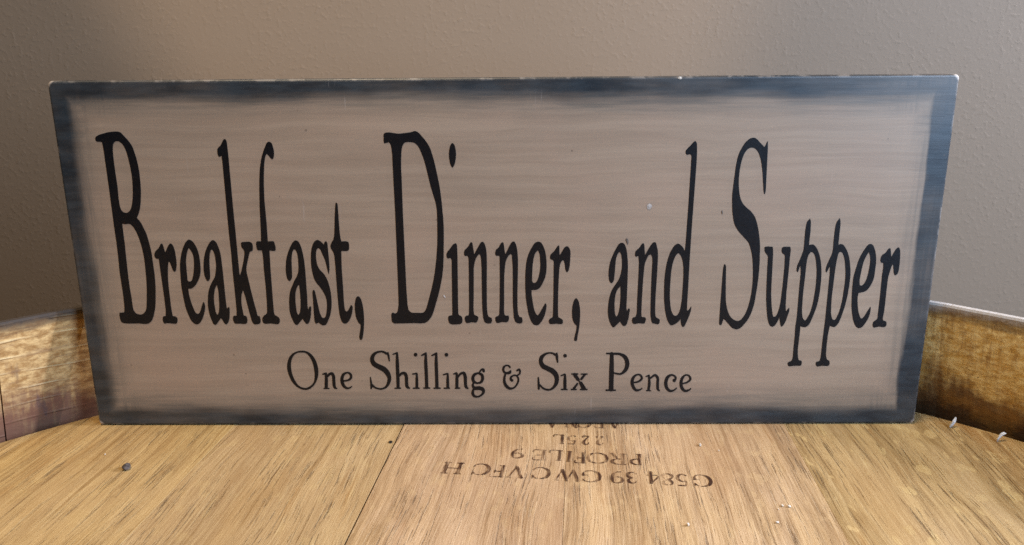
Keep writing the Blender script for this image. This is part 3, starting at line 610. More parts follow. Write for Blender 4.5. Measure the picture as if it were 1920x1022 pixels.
    ('n', [[(-13.33, 66.45), (-13.23, 66.80), (-12.96, 67.30), (-11.87, 68.38), (-11.08, 69.77), (-10.90, 69.94), (-10.70, 69.98), (-10.51, 69.93), (-10.33, 69.71), (-10.27, 69.48), (-9.76, 65.59), (-8.90, 67.25), (-7.72, 69.27), (-7.33, 69.87), (-7.13, 70.04), (-6.77, 70.16), (-6.55, 70.11), (-6.39, 69.99), (-6.10, 69.53), (-5.86, 68.95), (-5.63, 68.13), (-5.48, 67.17), (-5.37, 66.01), (-5.33, 64.61), (-5.33, 61.70), (-5.50, 54.33), (-5.57, 47.66), (-5.53, 45.20), (-5.33, 43.39), (-5.11, 42.70), (-4.90, 42.44), (-4.64, 42.27), (-4.01, 42.02), (-3.84, 41.78), (-3.79, 41.13), (-3.90, 40.53), (-4.06, 40.16), (-4.40, 39.93), (-4.96, 39.87), (-5.52, 39.91), (-5.89, 40.00), (-6.21, 40.17), (-6.51, 40.50), (-6.64, 40.76), (-7.02, 42.14), (-7.22, 45.03), (-7.29, 47.71), (-7.25, 59.98), (-7.32, 62.99), (-7.40, 64.04), (-7.53, 64.78), (-7.67, 65.34), (-7.87, 65.63), (-8.16, 65.50), (-8.64, 64.98), (-8.97, 64.46), (-9.25, 63.84), (-9.62, 62.79), (-9.81, 62.00), (-10.01, 60.32), (-10.26, 49.24), (-10.40, 46.40), (-10.37, 44.59), (-10.24, 43.57), (-10.09, 43.21), (-9.93, 43.06), (-9.13, 42.75), (-8.91, 42.55), (-8.71, 42.19), (-8.75, 41.70), (-8.94, 41.16), (-9.30, 40.49), (-9.54, 40.29), (-9.81, 40.24), (-11.23, 40.38), (-12.66, 40.02), (-12.93, 40.05), (-13.23, 40.28), (-13.52, 40.82), (-13.66, 41.67), (-13.65, 41.96), (-13.54, 42.37), (-13.35, 42.63), (-13.11, 42.84), (-12.40, 42.99), (-12.26, 43.09), (-12.10, 43.59), (-11.98, 46.84), (-11.76, 62.96), (-11.85, 64.26), (-12.00, 64.82), (-12.18, 65.04), (-12.33, 65.07), (-12.87, 64.97), (-13.10, 65.06), (-13.22, 65.25), (-13.34, 65.65)]]),
    ('n', [[(-2.29, 66.40), (-2.16, 66.92), (-2.00, 67.25), (-1.05, 68.09), (-0.28, 69.55), (0.03, 69.83), (0.29, 69.88), (0.50, 69.81), (0.67, 69.51), (0.84, 68.49), (0.94, 67.11), (1.23, 65.54), (2.74, 68.64), (3.29, 69.56), (3.62, 69.98), (4.03, 70.20), (4.38, 70.16), (4.51, 70.05), (4.75, 69.70), (5.08, 68.94), (5.27, 68.18), (5.50, 66.77), (5.68, 64.18), (5.69, 61.89), (5.44, 51.89), (5.41, 46.66), (5.46, 45.32), (5.62, 43.60), (5.88, 42.75), (6.20, 42.33), (6.92, 42.20), (7.03, 42.05), (7.16, 41.61), (7.20, 40.89), (7.12, 40.38), (6.91, 39.99), (6.71, 39.89), (6.14, 39.84), (5.59, 39.92), (5.22, 40.05), (4.89, 40.25), (4.59, 40.58), (4.34, 41.06), (4.05, 42.16), (3.84, 45.62), (3.74, 48.73), (3.81, 57.67), (3.77, 61.26), (3.54, 65.00), (3.48, 65.33), (3.36, 65.53), (3.25, 65.57), (2.83, 65.48), (2.39, 65.10), (1.84, 64.18), (1.47, 63.30), (1.28, 62.62), (1.10, 61.45), (0.80, 58.09), (0.69, 53.50), (0.66, 48.46), (0.57, 45.81), (0.62, 43.84), (0.79, 43.18), (1.00, 42.96), (1.39, 42.80), (2.00, 42.90), (2.20, 42.78), (2.35, 42.16), (2.27, 41.38), (2.10, 40.90), (1.90, 40.62), (1.65, 40.42), (1.21, 40.30), (-0.20, 40.45), (-1.62, 40.02), (-1.89, 40.03), (-2.30, 40.34), (-2.57, 40.89), (-2.66, 41.70), (-2.56, 42.18), (-2.34, 42.48), (-1.54, 42.80), (-1.38, 42.94), (-1.19, 43.50), (-0.98, 47.73), (-0.82, 56.86), (-0.80, 64.40), (-0.85, 64.75), (-0.97, 64.99), (-1.12, 65.05), (-1.91, 64.99), (-2.19, 65.22), (-2.35, 65.60)]]),
    ('e', [[(12.83, 70.11), (13.41, 70.02), (13.77, 69.82), (13.98, 69.60), (14.37, 68.97), (14.71, 68.25), (15.04, 67.43), (15.31, 66.55), (15.62, 64.85), (15.78, 62.92), (15.83, 61.13), (15.70, 58.99), (15.44, 57.54), (15.13, 56.53), (14.29, 54.64), (13.59, 53.41), (13.07, 52.90), (12.28, 52.49), (11.70, 52.37), (10.50, 52.42), (10.48, 51.00), (10.54, 50.29), (11.05, 46.91), (11.45, 44.99), (11.88, 43.84), (12.40, 43.02), (12.58, 42.93), (12.72, 42.97), (13.30, 43.64), (15.25, 47.25), (15.45, 47.40), (15.70, 47.18), (15.81, 46.90), (15.85, 46.29), (15.60, 44.61), (15.34, 43.47), (14.98, 42.37), (14.59, 41.50), (14.14, 40.70), (13.28, 39.56), (12.82, 39.21), (12.09, 39.11), (11.40, 39.32), (11.01, 39.66), (10.65, 40.11), (10.40, 40.52), (9.95, 41.54), (9.57, 42.64), (9.29, 43.72), (8.75, 46.78), (8.39, 49.67), (8.22, 53.27), (8.22, 57.64), (8.34, 59.82), (8.58, 62.22), (8.94, 64.07), (9.41, 65.62), (10.24, 67.37), (10.97, 68.65), (11.49, 69.43), (11.77, 69.71), (12.19, 69.96)],
        [(12.71, 66.93), (12.04, 66.30), (11.61, 65.49), (11.19, 63.91), (10.95, 62.29), (10.78, 60.26), (10.65, 56.41), (10.67, 55.95), (10.81, 55.43), (11.06, 55.10), (11.30, 55.01), (11.75, 55.07), (12.04, 55.26), (12.34, 55.62), (12.60, 56.07), (12.99, 57.19), (13.44, 59.49), (13.58, 61.46), (13.45, 64.60), (13.30, 65.60), (13.07, 66.21)]]),
    ('r', [[(17.02, 64.85), (17.15, 65.21), (17.36, 65.54), (17.64, 65.87), (18.42, 66.54), (19.38, 68.07), (19.69, 68.46), (19.97, 68.70), (20.05, 68.71), (20.17, 68.59), (20.29, 68.22), (20.30, 66.53), (20.43, 65.08), (21.97, 67.75), (22.33, 68.11), (22.66, 68.31), (22.99, 68.38), (23.14, 68.34), (23.58, 68.00), (23.95, 67.39), (24.18, 66.51), (24.23, 65.62), (24.01, 61.49), (23.75, 59.96), (23.46, 59.31), (23.23, 59.03), (23.01, 58.93), (22.78, 59.11), (22.57, 59.50), (22.39, 60.08), (22.25, 61.49), (22.04, 62.57), (21.86, 63.11), (21.74, 63.25), (21.56, 63.27), (21.27, 63.13), (20.90, 62.62), (20.59, 61.87), (20.35, 60.46), (20.14, 57.02), (19.98, 51.83), (19.94, 46.85), (19.98, 43.02), (20.03, 42.57), (20.15, 42.22), (20.29, 42.07), (21.00, 41.72), (21.46, 41.37), (21.68, 41.08), (21.74, 40.89), (21.77, 40.25), (21.64, 39.85), (21.38, 39.61), (21.05, 39.55), (19.09, 39.70), (17.90, 39.56), (17.28, 39.58), (17.04, 39.69), (16.86, 39.85), (16.69, 40.38), (16.68, 40.89), (16.85, 41.38), (17.15, 41.73), (17.85, 42.08), (17.99, 42.23), (18.11, 42.57), (18.26, 49.63), (18.32, 62.55), (18.21, 63.03), (18.05, 63.31), (17.82, 63.47), (17.27, 63.65), (17.14, 63.76), (17.00, 64.16)]]),
    (',', [[(26.43, 49.30), (26.74, 49.11), (27.03, 48.70), (27.31, 48.13), (27.44, 47.72), (27.79, 45.82), (27.89, 44.71), (27.95, 43.03), (27.86, 40.81), (27.70, 38.81), (27.47, 36.97), (27.10, 34.96), (26.97, 33.66), (26.89, 33.32), (26.76, 33.11), (26.42, 33.06), (26.03, 33.18), (25.91, 33.29), (25.85, 33.75), (26.10, 35.13), (26.54, 37.00), (26.66, 37.88), (26.68, 38.71), (26.61, 39.04), (26.51, 39.19), (26.09, 39.52), (25.78, 39.94), (25.32, 40.95), (25.05, 42.18), (24.96, 44.18), (25.07, 46.04), (25.44, 47.91), (25.85, 48.81), (26.14, 49.16)]]),
    ('a', [[(42.24, 69.56), (42.59, 69.45), (42.92, 69.22), (43.26, 68.82), (43.42, 68.51), (43.82, 67.39), (44.12, 65.84), (44.45, 62.86), (44.56, 60.86), (44.55, 53.97), (44.45, 45.53), (44.73, 44.27), (44.96, 45.04), (45.17, 45.40), (45.38, 45.38), (45.66, 45.15), (45.72, 44.62), (45.30, 41.48), (44.78, 39.61), (44.60, 39.23), (44.40, 38.97), (43.90, 38.74), (43.56, 38.77), (43.37, 38.88), (42.70, 39.73), (42.32, 40.50), (40.52, 38.54), (40.23, 38.31), (39.97, 38.22), (39.65, 38.40), (39.03, 39.32), (38.49, 40.57), (38.21, 41.50), (38.00, 42.51), (37.84, 44.04), (37.84, 45.54), (37.94, 47.15), (38.07, 48.25), (38.36, 49.91), (38.81, 51.54), (39.26, 52.57), (39.79, 53.55), (41.20, 55.70), (41.61, 56.63), (41.94, 57.63), (42.20, 58.72), (42.40, 60.49), (42.43, 61.68), (42.34, 63.48), (42.08, 65.14), (41.88, 65.70), (41.63, 66.05), (41.44, 66.14), (41.19, 65.99), (40.83, 65.47), (40.56, 64.87), (40.36, 64.15), (40.21, 63.33), (39.96, 58.56), (39.76, 56.07), (39.55, 55.46), (39.12, 54.84), (38.97, 54.77), (38.82, 54.79), (38.51, 55.01), (38.24, 55.34), (37.99, 55.98), (37.76, 57.70), (37.79, 59.33), (37.96, 61.06), (38.30, 62.81), (38.66, 63.90), (39.73, 66.49), (40.41, 67.88), (41.11, 69.01), (41.67, 69.43)],
        [(42.08, 53.63), (41.27, 52.77), (40.83, 51.93), (40.49, 50.87), (40.27, 49.52), (40.17, 47.25), (40.30, 44.45), (40.44, 43.53), (40.59, 42.95), (40.79, 42.49), (40.90, 42.40), (40.99, 42.41), (41.21, 42.61), (41.53, 43.15), (41.78, 44.16), (41.99, 45.56), (42.17, 47.97), (42.23, 50.10)]]),
    ('n', [[(46.92, 65.92), (47.00, 66.23), (47.25, 66.64), (48.38, 67.72), (49.09, 68.97), (49.27, 69.16), (49.52, 69.29), (49.85, 69.28), (50.00, 69.00), (50.16, 68.01), (50.25, 66.63), (50.47, 65.06), (51.88, 67.82), (52.69, 69.07), (53.04, 69.50), (53.23, 69.62), (53.52, 69.71), (53.93, 69.62), (54.10, 69.44), (54.36, 68.81), (54.80, 67.00), (54.94, 65.80), (55.03, 64.27), (54.97, 59.24), (54.71, 49.20), (54.77, 44.48), (54.89, 42.98), (55.09, 42.22), (55.31, 41.97), (56.39, 41.33), (56.56, 41.03), (56.59, 40.60), (56.50, 40.02), (56.37, 39.67), (56.16, 39.43), (55.95, 39.38), (55.39, 39.43), (54.21, 39.72), (53.86, 39.95), (53.57, 40.52), (53.23, 42.30), (53.13, 43.60), (53.04, 46.67), (53.00, 56.37), (53.12, 63.07), (53.02, 63.96), (52.84, 64.60), (52.60, 65.12), (52.46, 65.24), (52.33, 65.26), (51.90, 65.05), (51.59, 64.72), (51.12, 63.79), (50.58, 62.36), (50.34, 60.88), (50.08, 56.11), (49.90, 49.22), (49.87, 44.10), (49.94, 42.86), (50.03, 42.35), (50.13, 42.18), (50.26, 42.12), (50.90, 42.11), (51.32, 41.93), (51.52, 41.73), (51.58, 41.26), (51.50, 40.70), (51.23, 39.95), (50.99, 39.70), (50.70, 39.63), (49.06, 39.76), (47.67, 39.50), (47.39, 39.51), (46.97, 39.73), (46.69, 40.16), (46.57, 40.89), (46.67, 41.60), (46.84, 41.87), (46.99, 41.97), (47.62, 42.13), (47.91, 42.43), (48.13, 43.18), (48.24, 44.17), (48.21, 47.76), (48.39, 59.47), (48.38, 62.31), (48.13, 64.66), (47.47, 64.53), (47.08, 64.59), (46.97, 64.77), (46.91, 65.04)]]),
    ('d', [[(62.99, 101.41), (63.15, 101.73), (63.52, 102.20), (64.60, 103.32), (65.48, 104.37), (65.85, 104.69), (66.11, 104.77), (66.42, 104.46), (66.59, 104.09), (66.69, 103.73), (66.86, 101.09), (66.88, 97.46), (66.41, 76.75), (66.19, 62.96), (66.18, 54.07), (66.09, 47.09), (66.17, 44.44), (66.82, 44.81), (67.59, 46.06), (67.66, 45.64), (67.54, 44.44), (67.12, 42.73), (65.66, 38.81), (65.45, 38.51), (65.08, 38.35), (64.73, 38.47), (64.51, 38.76), (64.34, 39.15), (64.15, 40.03), (63.99, 41.43), (63.55, 40.67), (62.75, 39.84), (61.86, 39.25), (61.16, 38.94), (60.70, 38.95), (60.40, 39.13), (60.12, 39.42), (59.68, 40.10), (59.26, 40.98), (58.90, 42.00), (58.60, 43.21), (58.23, 45.14), (57.85, 47.97), (57.66, 51.63), (57.60, 56.06), (57.85, 59.55), (58.16, 61.77), (58.44, 63.23), (58.98, 65.16), (59.41, 66.30), (60.15, 67.72), (60.70, 68.48), (61.18, 68.88), (61.60, 69.07), (62.02, 69.10), (62.24, 69.03), (62.69, 68.73), (63.43, 68.06), (63.72, 67.72), (63.95, 67.30), (64.25, 66.32), (64.43, 67.84), (64.50, 69.01), (64.79, 82.00), (65.05, 99.20), (65.03, 99.62), (64.95, 99.93), (64.72, 100.18), (64.52, 100.27), (64.34, 100.27), (63.69, 100.11), (63.51, 100.12), (63.27, 100.27), (63.09, 100.50), (62.98, 100.76), (62.95, 101.09)],
        [(62.17, 65.66), (62.30, 65.62), (62.55, 65.42), (63.12, 64.53), (63.57, 63.42), (63.87, 62.30), (64.13, 60.27), (64.25, 57.63), (64.27, 55.58), (64.13, 49.06), (63.89, 45.97), (63.60, 44.58), (63.18, 43.45), (62.89, 43.00), (62.56, 42.66), (62.38, 42.57), (62.10, 42.54), (61.66, 42.70), (61.46, 42.86), (61.09, 43.35), (60.61, 44.35), (60.38, 45.23), (60.08, 46.93), (59.83, 49.35), (59.74, 51.30), (59.74, 53.63), (59.89, 59.04), (60.25, 61.76), (60.68, 63.42), (61.18, 64.69), (61.69, 65.38), (62.02, 65.62)]]),
    ('S', [[(85.90, 105.76), (86.47, 105.55), (87.08, 105.10), (88.05, 104.07), (89.02, 103.16), (89.51, 102.59), (89.92, 103.15), (90.30, 104.16), (90.60, 104.61), (90.77, 102.09), (91.10, 88.37), (91.07, 87.39), (90.93, 86.59), (90.80, 86.35), (90.66, 86.53), (90.35, 87.63), (89.60, 93.68), (89.04, 96.79), (88.69, 98.19), (88.09, 99.94), (87.59, 100.91), (86.90, 101.77), (86.64, 101.99), (86.13, 102.27), (85.62, 102.40), (85.12, 102.40), (84.61, 102.27), (84.13, 102.01), (83.67, 101.60), (83.45, 101.31), (83.06, 100.63), (82.70, 99.82), (82.39, 98.82), (82.04, 97.24), (81.75, 95.04), (81.62, 92.46), (81.63, 91.27), (81.73, 89.62), (81.99, 87.78), (82.38, 85.84), (82.60, 85.16), (83.09, 84.04), (83.53, 83.29), (84.08, 82.63), (85.01, 81.76), (86.47, 80.58), (87.43, 79.44), (88.00, 78.57), (88.26, 78.05), (88.72, 76.92), (89.12, 75.73), (89.50, 74.33), (89.95, 72.16), (90.31, 70.13), (90.55, 68.23), (90.83, 62.51), (90.86, 58.37), (90.65, 53.79), (90.14, 48.09), (89.88, 46.35), (89.32, 44.02), (88.83, 42.59), (88.29, 41.41), (87.68, 40.33), (86.66, 38.90), (85.93, 38.09), (85.56, 37.80), (84.72, 37.41), (84.15, 37.35), (83.86, 37.39), (83.26, 37.60), (82.67, 37.94), (82.35, 38.21), (80.18, 40.66), (79.57, 41.23), (79.48, 41.24), (79.37, 41.14), (79.29, 40.93), (78.86, 39.30), (78.66, 38.97), (78.41, 38.97), (78.15, 39.11), (78.04, 39.22), (77.92, 39.59), (77.88, 40.12), (77.95, 48.14), (78.11, 59.25), (78.21, 60.46), (78.45, 61.58), (78.55, 61.67), (78.75, 61.56), (78.97, 61.26), (79.14, 60.80), (79.56, 51.82), (79.77, 48.73), (79.94, 47.38), (80.36, 45.52), (80.89, 43.94), (81.45, 42.72), (82.15, 41.79), (82.96, 41.10), (83.53, 40.78), (84.14, 40.57), (84.67, 40.55), (85.15, 40.69), (85.59, 40.96), (85.88, 41.24), (86.67, 42.41), (87.36, 43.96), (87.89, 45.85), (88.35, 48.20), (88.67, 50.72), (88.80, 52.52), (88.86, 54.29), (88.84, 56.60), (88.67, 59.34), (88.43, 61.78), (88.12, 64.00), (87.87, 65.24), (87.58, 66.35), (87.03, 68.00), (86.57, 69.06), (86.29, 69.55), (85.65, 70.35), (83.30, 72.74), (82.54, 73.63), (81.61, 75.01), (81.11, 76.01), (80.73, 77.19), (80.22, 79.77), (79.95, 81.90), (79.75, 84.69), (79.71, 86.10), (79.76, 87.65), (80.30, 95.90), (80.66, 98.56), (81.07, 100.28), (81.42, 101.22), (82.06, 102.53), (82.76, 103.74), (83.29, 104.43), (84.10, 105.20), (84.68, 105.55), (85.42, 105.76)]]),
    ('u', [[(92.20, 66.88), (92.19, 67.59), (92.25, 67.72), (92.46, 67.86), (93.30, 67.97), (95.04, 67.82), (95.33, 65.45), (95.65, 52.16), (95.76, 50.44), (96.13, 47.07), (96.53, 44.40), (96.94, 42.56), (97.06, 42.24), (97.22, 42.06), (97.37, 42.01), (97.89, 42.19), (98.22, 42.54), (98.50, 43.24), (98.98, 45.09), (99.30, 47.46), (99.56, 53.42), (99.65, 60.75), (99.54, 64.17), (99.45, 64.70), (99.35, 64.91), (99.23, 65.04), (98.61, 65.40), (98.39, 65.75), (98.19, 66.37), (98.20, 67.06), (98.33, 67.45), (98.51, 67.64), (98.89, 67.81), (99.25, 67.86), (101.10, 67.80), (101.31, 67.26), (101.39, 66.60), (101.38, 66.00), (101.30, 63.94), (101.29, 59.62), (101.11, 51.05), (101.22, 46.53), (101.48, 44.05), (102.47, 45.40), (102.56, 45.42), (102.62, 45.33), (102.66, 44.57), (102.53, 43.54), (101.71, 40.44), (101.07, 38.98), (100.72, 38.51), (100.43, 38.36), (100.25, 38.38), (100.15, 38.48), (99.82, 39.27), (99.34, 41.80), (98.92, 40.60), (98.32, 39.30), (98.14, 39.01), (97.78, 38.62), (97.22, 38.29), (97.03, 38.27), (96.67, 38.37), (96.15, 38.78), (95.75, 39.46), (95.29, 40.80), (95.01, 41.94), (94.59, 44.59), (94.10, 48.66), (93.88, 53.02), (93.66, 60.63), (93.63, 63.96), (93.50, 64.56), (92.51, 65.79), (92.33, 66.22)]]),
    ('p', [[(107.16, 77.89), (107.51, 76.85), (107.64, 75.39), (107.70, 73.04), (107.60, 70.18), (107.64, 68.38), (108.43, 68.61), (109.09, 68.56), (109.49, 68.34), (110.19, 67.59), (110.67, 66.87), (111.36, 65.40), (111.77, 64.24), (112.31, 62.17), (112.67, 60.12), (112.92, 57.36), (112.97, 55.19), (112.92, 51.64), (112.71, 48.83), (112.47, 47.01), (112.14, 45.26), (111.51, 42.93), (110.69, 40.38), (110.31, 39.38), (110.07, 38.98), (109.66, 38.52), (109.20, 38.20), (108.95, 38.10), (108.69, 38.06), (108.12, 38.11), (107.50, 38.28), (107.12, 38.49), (107.12, 35.70), (106.93, 29.76), (107.04, 27.95), (107.29, 26.49), (107.61, 25.60), (107.89, 25.37), (108.47, 25.28), (108.61, 25.19), (108.70, 25.03), (108.82, 24.36), (108.77, 23.81), (108.63, 23.50), (108.52, 23.38), (108.22, 23.26), (106.35, 23.25), (104.49, 23.05), (104.17, 23.13), (103.94, 23.35), (103.76, 23.78), (103.69, 24.26), (103.77, 24.56), (103.93, 24.71), (104.76, 25.04), (104.98, 25.20), (105.11, 25.41), (105.26, 25.90), (105.39, 27.02), (105.34, 29.59), (105.40, 34.71), (105.32, 37.84), (105.35, 39.00), (105.50, 40.77), (105.55, 42.63), (105.50, 50.76), (105.56, 57.85), (105.46, 59.55), (105.23, 61.03), (104.86, 59.81), (104.66, 58.92), (104.49, 58.59), (104.34, 58.66), (104.11, 58.96), (104.04, 59.23), (104.00, 59.99), (104.16, 61.17), (104.74, 62.73), (105.34, 64.67), (105.76, 66.27), (105.89, 67.07), (105.84, 73.28), (106.01, 75.66), (106.23, 76.60), (106.39, 76.91)],
        [(108.67, 65.90), (108.83, 65.87), (109.19, 65.68), (109.53, 65.36), (109.75, 65.04), (110.12, 64.17), (110.57, 62.57), (111.10, 59.09), (111.24, 56.48), (111.27, 54.44), (111.23, 52.46), (111.05, 49.50), (110.78, 46.73), (110.50, 45.02), (110.18, 43.70), (109.79, 42.52), (109.02, 40.96), (108.82, 40.73), (108.62, 40.63), (108.30, 40.75), (107.85, 41.26), (107.57, 41.93), (107.39, 42.80), (107.15, 44.95), (107.03, 50.29), (107.22, 56.91), (107.28, 61.54), (107.37, 62.94), (107.55, 64.08), (107.90, 65.12), (108.32, 65.72)]]),
    ('p', [[(117.41, 77.95), (117.73, 77.01), (117.85, 75.81), (117.82, 68.45), (118.47, 68.71), (118.82, 68.72), (119.32, 68.55), (119.73, 68.24), (120.22, 67.67), (120.95, 66.53), (121.45, 65.47), (121.88, 64.34), (122.39, 62.47), (122.96, 59.35), (123.13, 57.04), (123.09, 53.74), (122.82, 49.67), (122.43, 46.74), (121.84, 43.87), (121.23, 41.42), (120.79, 40.02), (120.53, 39.45), (120.14, 38.81), (119.69, 38.33), (119.46, 38.19), (119.08, 38.11), (118.51, 38.19), (117.63, 38.58), (117.29, 35.44), (117.18, 31.42), (117.24, 27.82), (117.39, 26.87), (117.72, 25.93), (118.04, 25.53), (118.64, 25.19), (118.86, 24.83), (118.92, 24.33), (118.82, 23.57), (118.58, 23.22), (118.26, 23.13), (116.28, 23.23), (114.64, 22.98), (114.36, 23.05), (114.13, 23.28), (113.93, 23.75), (113.88, 24.32), (113.97, 24.66), (114.14, 24.79), (114.94, 25.02), (115.14, 25.17), (115.28, 25.44), (115.40, 26.15), (115.49, 27.62), (115.54, 33.16), (115.76, 41.14), (115.78, 57.84), (115.63, 60.74), (114.70, 58.50), (114.61, 58.43), (114.54, 58.45), (114.33, 58.78), (114.23, 59.20), (114.23, 59.55), (114.32, 60.35), (114.51, 61.21), (115.76, 64.71), (116.02, 65.81), (116.09, 67.19), (116.03, 69.42), (116.05, 72.91), (116.16, 74.83), (116.29, 75.85), (116.58, 76.69)],
        [(118.69, 65.92), (119.13, 65.79), (119.42, 65.56), (119.62, 65.32), (119.98, 64.65), (120.45, 63.35), (120.71, 62.20), (121.16, 59.38), (121.34, 57.70), (121.43, 55.89), (121.41, 53.92), (121.25, 49.91), (121.10, 47.92), (120.77, 45.39), (120.29, 43.23), (119.69, 41.51), (119.46, 41.09), (119.21, 40.84), (118.92, 40.79), (118.48, 40.97), (118.12, 41.51), (117.83, 42.32), (117.61, 43.27), (117.40, 46.45), (117.32, 49.47), (117.57, 59.31), (117.76, 62.58), (118.07, 65.05), (118.35, 65.64)]]),
    ('e', [[(128.99, 68.70), (129.34, 68.62), (129.69, 68.41), (130.05, 68.04), (130.23, 67.75), (130.88, 66.27), (131.29, 64.80), (131.54, 63.15), (131.64, 61.39), (131.55, 56.76), (131.35, 55.73), (130.98, 54.50), (130.50, 53.37), (129.82, 52.23), (129.27, 51.65), (128.98, 51.47), (128.32, 51.22), (126.65, 50.80), (126.48, 49.44), (126.53, 48.33), (126.78, 46.45), (127.18, 44.44), (127.72, 42.73), (128.13, 41.81), (128.35, 41.48), (128.57, 41.31), (128.74, 41.31), (129.11, 41.55), (129.46, 41.94), (129.91, 42.75), (130.53, 44.19), (131.31, 45.60), (131.44, 45.68), (131.50, 45.58), (131.57, 44.44), (131.45, 42.95), (131.24, 41.93), (130.92, 40.99), (130.51, 40.09), (129.83, 38.86), (129.32, 38.14), (128.82, 37.78), (128.11, 37.62), (127.63, 37.76), (127.38, 37.93), (126.91, 38.40), (126.44, 39.08), (125.99, 40.07), (125.61, 41.20), (125.01, 43.58), (124.63, 45.92), (124.38, 49.43), (124.24, 52.41), (124.21, 56.04), (124.33, 57.36), (125.19, 61.77), (125.49, 62.95), (126.03, 64.54), (126.69, 65.96), (127.87, 68.00), (128.36, 68.50), (128.67, 68.66)],
        [(128.72, 65.75), (128.10, 64.64), (127.78, 63.92), (127.35, 62.61), (127.13, 61.58), (126.72, 58.23), (126.55, 56.07), (126.59, 54.78), (126.83, 53.63), (127.31, 53.57), (127.65, 53.63), (127.88, 53.80), (128.31, 54.39), (128.84, 55.54), (129.24, 57.55), (129.35, 58.52), (129.54, 61.43), (129.52, 62.77), (129.29, 64.30)]]),
    ('r', [[(133.06, 63.32), (133.19, 64.06), (133.40, 64.53), (133.58, 64.74), (134.57, 65.48), (135.37, 66.85), (135.56, 67.04), (135.78, 67.11), (135.98, 67.09), (136.17, 66.88), (136.73, 63.91), (137.22, 65.15), (137.96, 66.68), (138.43, 67.20), (138.75, 67.38), (138.89, 67.39), (139.01, 67.32), (139.24, 67.05), (139.56, 66.25), (139.76, 64.60), (139.93, 61.80), (139.88, 58.96), (139.71, 58.19), (139.42, 57.65), (139.05, 57.27), (138.89, 57.22), (138.65, 57.39), (138.43, 57.75), (138.20, 58.36), (137.82, 60.39), (137.68, 61.04), (137.56, 61.24), (137.35, 60.98), (137.11, 60.29), (136.47, 56.78), (136.41, 54.67), (136.46, 44.17), (136.27, 41.78), (136.28, 41.12), (136.42, 40.65), (136.58, 40.52), (137.37, 40.27), (137.67, 39.93), (137.84, 39.40), (137.78, 38.58), (137.53, 38.17), (137.15, 38.00), (136.84, 37.98), (135.21, 38.21), (133.63, 37.80), (133.35, 37.84), (133.10, 38.09), (132.90, 38.65), (132.86, 39.15), (132.93, 39.68), (133.12, 40.09), (134.22, 41.03), (134.37, 41.46), (134.32, 43.17), (134.36, 49.16), (134.23, 57.15), (134.33, 59.98), (134.26, 61.10), (134.15, 61.69), (134.04, 61.86), (133.45, 61.87), (133.28, 62.06), (133.07, 62.63)]]),
]
